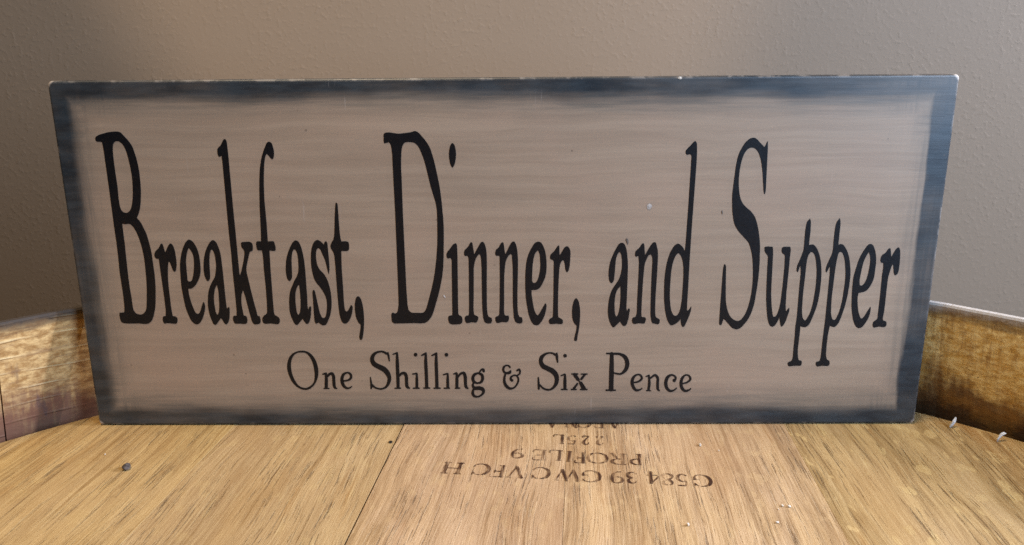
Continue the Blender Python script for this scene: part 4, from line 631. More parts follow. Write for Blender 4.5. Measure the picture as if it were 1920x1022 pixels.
SMALL_LETTERS = [
    ('O', [[(-73.64, 29.70), (-73.19, 29.70), (-72.76, 29.65), (-72.33, 29.57), (-71.93, 29.45), (-71.54, 29.28), (-71.13, 29.06), (-70.74, 28.79), (-70.37, 28.47), (-70.02, 28.12), (-69.71, 27.74), (-69.41, 27.30), (-69.15, 26.83), (-68.70, 25.79), (-68.37, 24.70), (-68.24, 24.12), (-68.08, 22.94), (-68.04, 21.85), (-68.07, 21.35), (-68.19, 20.35), (-68.39, 19.39), (-68.52, 18.92), (-68.86, 18.01), (-69.07, 17.57), (-69.60, 16.67), (-69.91, 16.24), (-70.24, 15.83), (-70.59, 15.48), (-71.30, 14.90), (-71.68, 14.66), (-72.07, 14.47), (-72.44, 14.32), (-72.76, 14.24), (-73.38, 14.20), (-74.01, 14.26), (-74.78, 14.48), (-75.17, 14.64), (-75.92, 15.07), (-76.35, 15.40), (-76.78, 15.78), (-77.19, 16.22), (-77.57, 16.68), (-77.91, 17.17), (-78.21, 17.71), (-78.47, 18.28), (-78.69, 18.89), (-78.88, 19.50), (-79.20, 20.68), (-79.42, 21.87), (-79.48, 22.45), (-79.50, 23.02), (-79.48, 23.49), (-79.43, 23.95), (-79.25, 24.85), (-78.97, 25.76), (-78.79, 26.24), (-78.58, 26.71), (-78.34, 27.16), (-78.07, 27.56), (-77.79, 27.90), (-77.48, 28.22), (-77.15, 28.51), (-76.79, 28.76), (-76.40, 28.99), (-75.90, 29.22), (-75.34, 29.41), (-74.76, 29.56), (-74.18, 29.66)],
        [(-73.69, 28.98), (-73.06, 28.96), (-72.44, 28.85), (-72.16, 28.73), (-71.87, 28.54), (-71.60, 28.29), (-71.36, 27.99), (-70.90, 27.33), (-70.66, 26.90), (-70.24, 25.91), (-69.92, 24.85), (-69.79, 24.29), (-69.63, 23.11), (-69.51, 21.44), (-69.50, 20.43), (-69.52, 19.93), (-69.62, 19.01), (-69.78, 18.15), (-69.90, 17.74), (-70.06, 17.36), (-70.26, 17.03), (-70.50, 16.71), (-70.77, 16.41), (-71.34, 15.90), (-71.97, 15.47), (-72.31, 15.29), (-72.65, 15.15), (-72.97, 15.06), (-73.25, 15.02), (-73.53, 15.02), (-74.07, 15.10), (-74.62, 15.26), (-74.89, 15.38), (-75.41, 15.70), (-75.66, 15.91), (-75.93, 16.21), (-76.19, 16.56), (-76.44, 16.95), (-76.88, 17.80), (-77.12, 18.33), (-77.53, 19.51), (-77.83, 20.72), (-77.92, 21.30), (-78.03, 22.48), (-78.03, 23.63), (-77.94, 24.66), (-77.86, 25.17), (-77.75, 25.65), (-77.60, 26.11), (-77.43, 26.53), (-76.99, 27.31), (-76.74, 27.66), (-76.26, 28.18), (-76.02, 28.37), (-75.52, 28.67), (-74.96, 28.87), (-74.65, 28.93)]]),
    ('n', [[(-63.58, 21.19), (-63.98, 21.05), (-64.25, 20.89), (-64.48, 20.68), (-64.81, 20.24), (-64.85, 20.24), (-64.91, 20.87), (-65.02, 21.03), (-65.19, 21.11), (-65.71, 21.08), (-65.93, 21.03), (-66.64, 20.64), (-66.72, 20.55), (-66.75, 20.41), (-66.73, 20.32), (-66.59, 20.20), (-65.74, 20.27), (-65.99, 17.72), (-66.18, 15.06), (-66.47, 15.03), (-66.61, 14.92), (-66.65, 14.83), (-66.64, 14.69), (-66.50, 14.55), (-64.58, 14.54), (-64.47, 14.59), (-64.39, 14.68), (-64.37, 14.87), (-64.47, 15.00), (-65.02, 15.06), (-64.76, 17.72), (-64.77, 19.11), (-63.92, 19.94), (-63.65, 20.09), (-63.34, 20.20), (-63.22, 19.89), (-63.14, 19.43), (-63.19, 16.41), (-63.17, 15.99), (-63.05, 15.47), (-62.81, 14.96), (-62.48, 14.64), (-62.18, 14.54), (-61.71, 14.53), (-61.59, 14.58), (-61.51, 14.68), (-61.48, 14.82), (-61.51, 14.91), (-61.90, 15.24), (-61.96, 15.42), (-62.02, 16.45), (-62.03, 17.80), (-61.98, 19.29), (-62.01, 19.70), (-62.08, 20.08), (-62.35, 20.68), (-62.68, 21.05), (-62.88, 21.17), (-63.10, 21.22)]]),
    ('e', [[(-57.61, 21.34), (-58.17, 21.24), (-58.64, 21.07), (-59.12, 20.75), (-59.37, 20.47), (-59.73, 19.87), (-59.98, 19.22), (-60.13, 18.61), (-60.19, 17.92), (-60.15, 17.27), (-60.02, 16.64), (-59.81, 16.05), (-59.49, 15.48), (-59.12, 15.06), (-58.45, 14.60), (-57.98, 14.45), (-57.55, 14.44), (-56.97, 14.59), (-56.61, 14.79), (-55.96, 15.40), (-55.91, 15.53), (-55.94, 15.67), (-56.03, 15.76), (-56.16, 15.77), (-56.84, 15.35), (-57.24, 15.23), (-57.63, 15.22), (-57.84, 15.30), (-58.21, 15.63), (-58.56, 16.14), (-58.81, 16.80), (-58.94, 17.45), (-58.06, 17.49), (-57.44, 17.60), (-56.91, 17.79), (-56.37, 18.09), (-55.96, 18.49), (-55.78, 18.79), (-55.68, 19.11), (-55.61, 19.67), (-55.67, 20.18), (-55.79, 20.46), (-55.94, 20.69), (-56.24, 20.99), (-56.57, 21.21), (-56.79, 21.29), (-57.17, 21.36)],
        [(-57.62, 20.65), (-57.39, 20.68), (-57.04, 20.61), (-56.83, 20.47), (-56.69, 20.27), (-56.58, 20.04), (-56.53, 19.76), (-56.56, 19.30), (-56.66, 19.02), (-57.03, 18.64), (-57.62, 18.30), (-58.10, 18.17), (-58.98, 18.10), (-58.96, 18.52), (-58.88, 18.98), (-58.73, 19.49), (-58.54, 19.91), (-58.37, 20.15), (-58.14, 20.37), (-57.87, 20.55)]]),
    ('S', [[(-44.68, 29.61), (-45.68, 29.50), (-46.46, 29.28), (-47.04, 28.98), (-47.78, 28.39), (-48.22, 27.84), (-48.53, 27.20), (-48.63, 26.88), (-48.73, 26.29), (-48.72, 25.55), (-48.56, 24.91), (-48.40, 24.50), (-48.05, 23.90), (-47.75, 23.56), (-47.04, 23.04), (-44.61, 21.65), (-44.03, 21.14), (-43.50, 20.47), (-42.95, 19.55), (-42.79, 19.18), (-42.69, 18.81), (-42.71, 18.11), (-42.92, 17.23), (-43.14, 16.53), (-43.41, 15.97), (-43.87, 15.47), (-44.32, 15.17), (-44.76, 14.97), (-45.33, 14.89), (-46.03, 14.97), (-46.67, 15.14), (-47.10, 15.33), (-47.43, 15.56), (-48.21, 16.45), (-48.42, 16.59), (-48.78, 19.24), (-48.88, 19.39), (-49.05, 19.39), (-49.15, 19.30), (-49.18, 19.19), (-49.22, 14.73), (-49.15, 14.54), (-49.01, 14.46), (-48.84, 14.47), (-48.70, 14.58), (-48.46, 15.00), (-48.31, 15.37), (-47.90, 14.98), (-47.43, 14.69), (-46.92, 14.49), (-46.41, 14.34), (-45.67, 14.22), (-45.15, 14.20), (-44.62, 14.27), (-44.05, 14.46), (-43.20, 14.95), (-42.92, 15.18), (-42.47, 15.67), (-41.90, 16.57), (-41.50, 17.55), (-41.34, 18.20), (-41.28, 18.62), (-41.28, 19.31), (-41.32, 19.73), (-41.50, 20.52), (-41.64, 20.93), (-41.96, 21.63), (-42.17, 21.97), (-42.42, 22.32), (-42.90, 22.86), (-43.57, 23.40), (-45.21, 24.20), (-46.14, 24.70), (-46.60, 25.00), (-46.96, 25.44), (-47.19, 25.96), (-47.24, 26.47), (-47.10, 27.11), (-46.84, 27.65), (-46.40, 28.20), (-45.96, 28.52), (-45.50, 28.71), (-44.85, 28.86), (-44.25, 28.86), (-43.70, 28.71), (-42.74, 28.01), (-42.53, 28.00), (-42.35, 28.07), (-42.21, 27.05), (-41.87, 25.49), (-41.81, 25.40), (-41.71, 25.35), (-41.58, 25.37), (-41.50, 25.44), (-41.45, 25.58), (-41.50, 27.50), (-41.73, 28.78), (-41.80, 28.93), (-41.92, 29.02), (-42.09, 29.04), (-42.22, 28.99), (-42.36, 28.85), (-43.15, 29.32), (-43.62, 29.51), (-44.13, 29.60)]]),
    ('h', [[(-38.72, 29.09), (-40.25, 28.41), (-40.38, 28.22), (-40.37, 28.09), (-40.31, 28.00), (-40.14, 27.93), (-39.14, 28.22), (-39.13, 28.17), (-39.36, 25.39), (-39.42, 23.87), (-39.49, 15.16), (-39.52, 15.11), (-40.04, 15.11), (-40.16, 15.07), (-40.28, 14.93), (-40.31, 14.75), (-40.23, 14.61), (-40.06, 14.53), (-38.02, 14.53), (-37.82, 14.65), (-37.77, 14.88), (-37.87, 15.05), (-37.99, 15.10), (-38.34, 15.11), (-38.20, 19.25), (-37.63, 19.85), (-37.30, 20.13), (-37.08, 20.22), (-36.82, 20.24), (-36.60, 20.18), (-36.52, 20.04), (-36.37, 19.53), (-36.28, 19.02), (-36.28, 16.14), (-36.26, 15.76), (-36.17, 15.34), (-35.96, 14.94), (-35.66, 14.70), (-35.23, 14.58), (-34.63, 14.54), (-34.48, 14.69), (-34.46, 14.92), (-34.97, 15.57), (-35.05, 15.99), (-35.11, 17.48), (-35.04, 18.73), (-35.09, 19.52), (-35.25, 20.17), (-35.49, 20.73), (-35.70, 21.02), (-36.00, 21.24), (-36.30, 21.34), (-36.77, 21.36), (-37.25, 21.25), (-37.52, 21.13), (-37.80, 20.92), (-38.15, 20.52), (-38.16, 20.55), (-38.15, 24.74), (-38.33, 28.72), (-38.36, 28.86), (-38.46, 28.99), (-38.59, 29.07)]]),
    ('i', [[(-32.16, 28.67), (-32.39, 28.54), (-32.56, 28.31), (-32.64, 28.04), (-32.62, 27.76), (-32.47, 27.49), (-32.26, 27.32), (-32.00, 27.26), (-31.74, 27.31), (-31.52, 27.44), (-31.34, 27.69), (-31.27, 27.99), (-31.31, 28.26), (-31.44, 28.49), (-31.65, 28.65), (-31.90, 28.72)],
        [(-32.16, 20.97), (-33.38, 20.66), (-33.47, 20.60), (-33.55, 20.46), (-33.52, 20.28), (-33.36, 20.16), (-32.15, 20.25), (-32.12, 20.23), (-32.39, 18.19), (-32.51, 15.12), (-32.56, 15.09), (-33.32, 15.08), (-33.48, 14.94), (-33.51, 14.75), (-33.45, 14.61), (-33.28, 14.52), (-31.11, 14.52), (-30.97, 14.60), (-30.92, 14.70), (-30.90, 14.84), (-30.95, 14.98), (-31.09, 15.08), (-31.45, 15.12), (-31.34, 18.19), (-31.48, 20.73), (-31.56, 20.89), (-31.69, 20.97), (-31.95, 20.93)]]),
    ('l', [[(-28.18, 28.93), (-28.31, 28.90), (-28.62, 28.75), (-29.85, 27.93), (-29.93, 27.84), (-29.96, 27.70), (-29.90, 27.52), (-29.70, 27.43), (-28.70, 27.85), (-28.65, 27.83), (-28.91, 25.37), (-28.97, 23.85), (-28.89, 19.61), (-28.94, 15.20), (-28.98, 15.13), (-29.50, 15.10), (-29.63, 14.97), (-29.66, 14.83), (-29.60, 14.66), (-29.48, 14.57), (-28.69, 14.55), (-28.52, 14.46), (-28.31, 14.43), (-27.96, 14.55), (-27.17, 14.57), (-27.04, 14.68), (-26.99, 14.87), (-27.04, 15.01), (-27.15, 15.11), (-27.69, 15.15), (-27.66, 21.36), (-27.81, 28.56), (-27.84, 28.70), (-27.93, 28.83), (-28.06, 28.91)]]),
    ('l', [[(-24.36, 28.92), (-24.51, 28.87), (-24.68, 28.69), (-24.84, 28.63), (-26.11, 27.87), (-26.22, 27.69), (-26.16, 27.46), (-25.96, 27.37), (-24.83, 27.79), (-24.81, 27.73), (-25.08, 25.35), (-25.15, 23.84), (-25.12, 19.60), (-25.16, 15.09), (-25.72, 15.04), (-25.84, 14.91), (-25.87, 14.77), (-25.80, 14.58), (-25.65, 14.50), (-24.87, 14.49), (-24.57, 14.42), (-24.26, 14.49), (-23.35, 14.49), (-23.22, 14.54), (-23.11, 14.67), (-23.09, 14.81), (-23.16, 14.98), (-23.33, 15.07), (-23.91, 15.09), (-23.88, 23.06), (-23.96, 28.55), (-23.99, 28.69), (-24.08, 28.82), (-24.23, 28.91)]]),
    ('i', [[(-20.86, 28.60), (-21.10, 28.45), (-21.27, 28.23), (-21.35, 27.95), (-21.32, 27.68), (-21.20, 27.43), (-20.99, 27.25), (-20.73, 27.18), (-20.47, 27.21), (-20.23, 27.36), (-20.06, 27.58), (-19.98, 27.86), (-20.00, 28.13), (-20.14, 28.39), (-20.35, 28.56), (-20.60, 28.63)],
        [(-20.83, 20.84), (-22.09, 20.38), (-22.18, 20.32), (-22.25, 20.20), (-22.25, 20.06), (-22.21, 19.97), (-22.02, 19.88), (-20.76, 20.13), (-20.71, 20.10), (-21.00, 18.16), (-21.04, 17.14), (-21.04, 15.09), (-21.91, 15.04), (-22.06, 14.90), (-22.09, 14.72), (-22.01, 14.56), (-21.84, 14.49), (-19.88, 14.49), (-19.71, 14.62), (-19.66, 14.80), (-19.75, 14.99), (-19.98, 15.08), (-19.95, 18.15), (-20.07, 20.56), (-20.14, 20.72), (-20.27, 20.81), (-20.48, 20.78), (-20.65, 20.87)]]),
    ('n', [[(-14.82, 21.33), (-15.43, 21.15), (-15.90, 20.87), (-16.18, 20.59), (-16.58, 19.98), (-16.67, 20.55), (-16.79, 20.73), (-16.86, 20.99), (-17.07, 21.15), (-17.33, 21.12), (-18.32, 20.60), (-18.43, 20.46), (-18.42, 20.28), (-18.27, 20.13), (-17.57, 20.25), (-17.51, 20.23), (-17.65, 18.10), (-17.73, 15.08), (-17.74, 15.03), (-17.91, 14.89), (-17.95, 14.75), (-17.93, 14.61), (-17.81, 14.48), (-17.16, 14.45), (-16.11, 14.53), (-15.98, 14.59), (-15.90, 14.70), (-15.89, 14.89), (-16.01, 15.06), (-16.14, 15.10), (-16.53, 15.08), (-16.58, 15.12), (-16.50, 17.63), (-16.54, 18.88), (-15.92, 19.67), (-15.61, 19.99), (-15.28, 20.17), (-14.85, 20.27), (-14.77, 20.22), (-14.72, 20.03), (-14.57, 18.97), (-14.51, 16.09), (-14.38, 15.35), (-14.17, 14.93), (-13.98, 14.74), (-13.77, 14.61), (-13.12, 14.39), (-12.95, 14.43), (-12.84, 14.55), (-12.83, 14.78), (-13.23, 15.39), (-13.34, 15.86), (-13.40, 17.11), (-13.33, 19.06), (-13.38, 19.48), (-13.52, 20.12), (-13.74, 20.72), (-13.97, 21.05), (-14.31, 21.28), (-14.56, 21.34)]]),
    ('g', [[(-7.66, 22.61), (-8.05, 22.44), (-8.27, 22.24), (-8.95, 21.27), (-9.01, 21.04), (-9.32, 21.09), (-10.10, 20.92), (-10.63, 20.75), (-10.93, 20.54), (-11.19, 20.26), (-11.37, 19.98), (-11.68, 19.29), (-11.80, 18.64), (-11.78, 18.23), (-11.63, 17.67), (-11.50, 17.39), (-11.28, 17.06), (-11.60, 16.37), (-11.69, 16.09), (-11.71, 15.76), (-11.62, 15.25), (-11.31, 14.60), (-11.54, 14.13), (-11.81, 13.34), (-11.89, 12.87), (-11.87, 12.54), (-11.71, 12.01), (-11.45, 11.56), (-11.05, 11.18), (-10.73, 11.03), (-10.21, 10.94), (-9.43, 11.00), (-8.86, 11.17), (-8.33, 11.43), (-7.80, 11.80), (-7.40, 12.21), (-7.05, 12.68), (-6.81, 13.23), (-6.76, 13.79), (-6.87, 14.31), (-7.12, 14.77), (-7.44, 15.09), (-8.00, 15.36), (-8.87, 15.56), (-9.25, 15.57), (-10.38, 15.43), (-10.51, 15.50), (-10.73, 15.70), (-10.87, 15.99), (-10.80, 16.32), (-10.66, 16.63), (-10.02, 16.45), (-9.28, 16.41), (-8.74, 16.45), (-8.20, 16.61), (-7.92, 16.78), (-7.68, 17.01), (-7.30, 17.57), (-7.08, 18.17), (-7.01, 18.58), (-7.01, 19.19), (-7.17, 19.88), (-7.32, 20.20), (-7.57, 20.53), (-7.86, 20.75), (-8.45, 20.95), (-7.93, 21.59), (-7.72, 21.76), (-7.63, 21.77), (-7.60, 21.36), (-7.52, 21.17), (-7.38, 21.04), (-7.21, 20.97), (-7.00, 20.99), (-6.79, 21.13), (-6.68, 21.31), (-6.66, 21.54), (-6.77, 22.14), (-6.91, 22.41), (-7.06, 22.55), (-7.27, 22.63)],
        [(-9.33, 20.30), (-9.30, 20.32), (-8.68, 20.02), (-8.36, 19.79), (-8.22, 19.47), (-8.14, 18.82), (-8.17, 18.45), (-8.27, 18.08), (-8.38, 17.80), (-8.53, 17.56), (-8.92, 17.27), (-9.14, 17.18), (-9.44, 17.14), (-9.66, 17.17), (-9.92, 17.29), (-10.34, 17.65), (-10.58, 18.13), (-10.65, 18.59), (-10.51, 19.20), (-10.21, 19.75), (-9.93, 19.98)],
        [(-10.63, 14.08), (-10.15, 14.00), (-9.07, 14.03), (-8.25, 13.85), (-8.03, 13.73), (-7.88, 13.52), (-7.84, 13.38), (-7.88, 13.14), (-8.06, 12.77), (-8.31, 12.41), (-8.89, 11.95), (-9.28, 11.77), (-9.50, 11.72), (-9.72, 11.72), (-10.06, 11.80), (-10.35, 11.93), (-10.54, 12.10), (-10.69, 12.35), (-10.83, 12.77), (-10.86, 13.06), (-10.82, 13.48), (-10.74, 13.85)]]),
    ('&', [[(1.14, 24.02), (0.84, 23.94), (0.50, 23.79), (0.11, 23.49), (-0.18, 23.05), (-0.38, 22.36), (-0.37, 21.81), (-0.21, 21.30), (0.04, 20.89), (0.21, 20.70), (0.46, 20.52), (0.07, 19.27), (-0.09, 18.39), (-0.13, 17.47), (-0.03, 16.77), (0.18, 16.07), (0.34, 15.70), (0.71, 15.12), (1.01, 14.81), (1.57, 14.41), (2.17, 14.16), (2.52, 14.10), (3.08, 14.15), (3.82, 14.44), (4.08, 14.60), (4.49, 14.94), (5.08, 15.69), (5.55, 16.52), (5.88, 17.45), (5.93, 17.77), (5.94, 18.28), (5.78, 19.02), (5.44, 19.63), (6.03, 19.99), (6.34, 20.32), (6.45, 20.55), (6.57, 20.96), (6.59, 21.38), (6.56, 21.65), (6.34, 22.16), (6.08, 22.43), (5.82, 22.53), (5.52, 22.46), (4.87, 21.89), (4.80, 21.75), (4.78, 21.61), (4.90, 21.38), (5.12, 21.30), (5.30, 21.37), (5.68, 21.72), (5.78, 21.42), (5.83, 21.06), (5.81, 20.78), (5.72, 20.59), (5.12, 20.13), (4.98, 19.97), (4.77, 20.07), (4.43, 20.14), (4.04, 20.14), (3.65, 20.06), (3.05, 19.77), (2.71, 19.50), (2.55, 19.31), (2.43, 19.08), (2.32, 18.71), (2.30, 18.34), (2.33, 18.11), (2.54, 17.74), (3.02, 17.33), (3.20, 17.28), (3.41, 17.31), (3.59, 17.43), (3.70, 17.59), (3.74, 17.83), (3.68, 18.08), (3.55, 18.24), (3.16, 18.47), (3.14, 18.62), (3.21, 18.89), (3.34, 19.07), (3.60, 19.30), (3.86, 19.44), (4.12, 19.50), (4.46, 19.48), (4.67, 19.40), (4.83, 19.26), (5.00, 19.03), (5.13, 18.75), (5.19, 18.42), (5.22, 18.05), (5.11, 17.36), (4.92, 16.80), (4.57, 16.11), (4.12, 15.50), (3.74, 15.20), (3.35, 15.05), (2.83, 15.01), (2.53, 15.10), (2.11, 15.42), (1.67, 15.90), (1.33, 16.39), (1.10, 16.86), (0.93, 17.32), (0.87, 17.60), (0.84, 18.07), (0.87, 18.81), (0.95, 19.36), (1.13, 20.24), (2.01, 20.19), (2.44, 20.29), (2.70, 20.44), (2.92, 20.70), (3.01, 20.93), (3.03, 21.57), (2.89, 21.78), (2.63, 21.84), (2.46, 21.76), (2.15, 21.47), (1.68, 21.22), (1.42, 21.16), (1.03, 21.21), (0.77, 21.33), (0.62, 21.53), (0.52, 21.85), (0.48, 22.22), (0.54, 22.59), (0.70, 22.99), (0.93, 23.23), (1.22, 23.40), (1.52, 23.43), (1.83, 23.32), (1.98, 23.18), (2.25, 22.76), (2.42, 22.64), (2.59, 22.65), (2.73, 22.72), (2.82, 22.86), (2.85, 23.04), (2.78, 23.23), (2.53, 23.55), (2.17, 23.87), (1.70, 24.02)]]),
    ('S', [[(16.92, 28.85), (15.93, 28.71), (15.21, 28.48), (14.40, 28.02), (13.84, 27.56), (13.41, 26.99), (13.21, 26.54), (13.08, 25.85), (13.11, 24.89), (13.24, 24.25), (13.50, 23.55), (13.89, 22.92), (14.23, 22.56), (14.97, 22.08), (17.31, 20.84), (17.92, 20.33), (18.44, 19.73), (18.75, 19.13), (18.93, 18.34), (18.94, 17.56), (18.78, 16.67), (18.52, 15.93), (18.23, 15.42), (17.75, 14.88), (17.37, 14.59), (17.02, 14.45), (16.63, 14.42), (16.02, 14.50), (15.59, 14.63), (15.17, 14.82), (14.81, 15.06), (14.46, 15.38), (13.77, 16.20), (13.64, 16.29), (13.44, 16.32), (13.18, 18.91), (13.03, 19.10), (12.90, 19.14), (12.78, 19.11), (12.67, 19.01), (12.62, 18.87), (12.62, 15.99), (12.69, 14.46), (12.78, 14.27), (12.95, 14.14), (13.12, 14.12), (13.25, 14.16), (13.44, 14.36), (13.48, 14.55), (13.47, 15.40), (13.98, 14.83), (14.38, 14.47), (14.86, 14.17), (15.38, 13.92), (15.90, 13.76), (16.63, 13.66), (17.15, 13.69), (17.67, 13.83), (18.45, 14.30), (18.90, 14.68), (19.31, 15.09), (19.89, 15.88), (20.06, 16.21), (20.30, 16.90), (20.50, 18.01), (20.51, 18.71), (20.46, 19.36), (20.38, 19.77), (20.16, 20.42), (19.74, 21.16), (19.15, 21.85), (18.63, 22.31), (18.27, 22.56), (15.78, 23.77), (15.31, 24.04), (15.05, 24.29), (14.88, 24.52), (14.70, 24.84), (14.58, 25.16), (14.54, 25.71), (14.66, 26.31), (14.90, 26.81), (15.25, 27.30), (15.68, 27.70), (16.19, 28.00), (16.75, 28.17), (17.35, 28.20), (17.90, 28.07), (18.85, 27.44), (19.16, 27.43), (19.15, 27.07), (19.20, 26.61), (19.67, 24.78), (19.76, 24.66), (19.89, 24.61), (20.06, 24.64), (20.17, 24.74), (20.22, 24.92), (20.18, 27.11), (19.93, 28.48), (19.87, 28.60), (19.69, 28.69), (19.48, 28.63), (19.40, 28.52), (19.31, 28.19), (19.18, 28.30), (18.11, 28.74), (17.64, 28.83)]]),
    ('i', [[(22.41, 28.09), (22.19, 27.95), (22.03, 27.73), (21.97, 27.45), (22.02, 27.18), (22.16, 26.93), (22.38, 26.77), (22.63, 26.71), (22.89, 26.76), (23.11, 26.90), (23.26, 27.13), (23.31, 27.40), (23.26, 27.68), (23.13, 27.91), (22.92, 28.07), (22.66, 28.13)],
        [(22.43, 20.49), (21.15, 19.85), (21.04, 19.66), (21.11, 19.46), (21.28, 19.39), (22.27, 19.71), (22.30, 19.66), (22.10, 17.58), (22.09, 16.56), (22.16, 14.47), (21.41, 14.45), (21.28, 14.41), (21.17, 14.28), (21.16, 14.14), (21.24, 13.98), (21.37, 13.91), (22.41, 13.91), (22.62, 13.84), (22.80, 13.83), (23.01, 13.91), (23.62, 13.92), (23.73, 14.00), (23.79, 14.14), (23.77, 14.28), (23.66, 14.41), (23.29, 14.46), (23.29, 17.58), (23.07, 20.12), (22.99, 20.29), (22.88, 20.40), (22.56, 20.50)]]),
    ('x', [[(26.17, 20.72), (25.96, 20.68), (25.78, 20.58), (25.14, 20.57), (24.99, 20.45), (24.96, 20.22), (25.05, 20.08), (25.15, 20.02), (25.56, 19.98), (25.67, 19.66), (26.98, 17.74), (27.24, 17.54), (27.63, 17.47), (27.95, 16.97), (27.88, 16.65), (27.93, 16.37), (28.82, 14.51), (28.80, 14.47), (28.45, 14.47), (28.32, 14.41), (28.22, 14.23), (28.26, 14.00), (28.34, 13.90), (28.46, 13.86), (29.32, 13.85), (29.63, 13.77), (30.02, 13.85), (30.88, 13.85), (31.01, 13.91), (31.11, 14.08), (31.07, 14.32), (30.91, 14.45), (30.48, 14.47), (30.44, 14.50), (30.43, 14.78), (30.35, 15.02), (29.08, 17.06), (28.80, 17.28), (28.41, 17.34), (28.08, 17.85), (28.11, 18.22), (28.02, 18.50), (27.02, 19.98), (27.38, 20.00), (27.53, 20.07), (27.61, 20.26), (27.55, 20.47), (27.38, 20.57), (26.60, 20.58), (26.39, 20.69)],
        [(28.62, 20.50), (28.53, 20.44), (28.46, 20.30), (28.47, 20.16), (28.57, 20.02), (28.67, 19.98), (29.32, 19.97), (29.36, 19.93), (28.35, 18.58), (28.27, 18.41), (28.26, 18.18), (28.34, 17.99), (28.49, 17.85), (28.71, 17.80), (28.90, 17.85), (29.05, 17.98), (30.40, 19.97), (30.91, 19.98), (31.04, 20.09), (31.07, 20.25), (30.99, 20.43), (30.86, 20.50)],
        [(27.17, 16.81), (27.03, 16.70), (25.61, 14.75), (25.52, 14.47), (25.04, 14.45), (24.91, 14.38), (24.83, 14.15), (24.92, 13.96), (25.09, 13.88), (26.86, 13.88), (26.99, 13.92), (27.07, 14.00), (27.11, 14.19), (27.03, 14.38), (26.89, 14.45), (26.50, 14.47), (27.64, 16.37), (27.63, 16.56), (27.53, 16.74), (27.34, 16.83)]]),
    ('P', [[(39.41, 28.78), (39.12, 28.57), (37.75, 28.56), (37.59, 28.46), (37.52, 28.28), (37.59, 28.05), (37.77, 27.94), (38.92, 27.90), (38.97, 27.87), (38.83, 22.16), (38.86, 14.16), (37.86, 14.15), (37.69, 14.02), (37.64, 13.83), (37.70, 13.64), (37.87, 13.52), (39.21, 13.50), (39.48, 13.37), (39.74, 13.33), (40.00, 13.36), (40.25, 13.50), (41.37, 13.51), (41.51, 13.59), (41.59, 13.78), (41.56, 13.97), (41.40, 14.12), (40.62, 14.15), (40.60, 14.20), (40.60, 20.29), (42.24, 19.88), (42.72, 19.83), (43.15, 19.86), (43.57, 19.99), (44.00, 20.19), (44.38, 20.44), (44.77, 20.76), (45.13, 21.13), (45.41, 21.50), (45.67, 21.92), (45.88, 22.41), (46.12, 23.33), (46.19, 23.88), (46.19, 24.38), (46.12, 24.93), (46.01, 25.43), (45.83, 25.98), (45.63, 26.44), (45.35, 26.91), (45.04, 27.30), (44.60, 27.69), (44.21, 27.93), (43.78, 28.13), (43.35, 28.29), (42.53, 28.50), (41.68, 28.59), (40.18, 28.56), (39.79, 28.80), (39.58, 28.82)],
        [(40.32, 27.68), (41.70, 27.69), (42.30, 27.57), (42.69, 27.41), (43.25, 27.07), (43.76, 26.62), (44.12, 26.12), (44.29, 25.76), (44.50, 25.07), (44.62, 24.34), (44.61, 23.65), (44.48, 22.88), (44.24, 22.19), (43.87, 21.53), (43.43, 21.00), (43.21, 20.80), (42.95, 20.66), (42.66, 20.59), (42.31, 20.60), (40.60, 20.96), (40.50, 24.22)]]),
    ('e', [[(49.40, 20.35), (48.81, 20.23), (48.21, 19.95), (47.67, 19.53), (47.45, 19.25), (47.22, 18.88), (46.94, 18.19), (46.78, 17.45), (46.76, 17.03), (46.79, 16.57), (46.96, 15.78), (47.23, 15.08), (47.64, 14.38), (48.15, 13.78), (48.50, 13.50), (48.85, 13.33), (49.20, 13.27), (49.54, 13.31), (49.84, 13.39), (50.57, 13.74), (50.94, 14.08), (51.24, 14.42), (51.30, 14.56), (51.22, 14.76), (51.05, 14.83), (50.50, 14.43), (50.29, 14.32), (49.65, 14.19), (49.20, 14.24), (49.04, 14.36), (48.72, 14.75), (48.41, 15.31), (48.18, 15.87), (48.02, 16.57), (49.09, 16.68), (49.48, 16.76), (49.86, 16.91), (50.41, 17.23), (50.91, 17.65), (51.14, 17.95), (51.28, 18.27), (51.31, 18.64), (51.20, 19.15), (51.06, 19.47), (50.76, 19.89), (50.53, 20.07), (50.09, 20.26), (49.83, 20.32)],
        [(49.42, 19.71), (49.60, 19.70), (49.86, 19.61), (50.22, 19.33), (50.35, 19.10), (50.45, 18.78), (50.46, 18.55), (50.41, 18.41), (49.98, 17.90), (49.49, 17.54), (48.94, 17.34), (47.96, 17.16), (47.97, 17.54), (48.07, 18.09), (48.17, 18.45), (48.36, 18.83), (48.56, 19.11), (48.87, 19.42), (49.08, 19.57)]]),
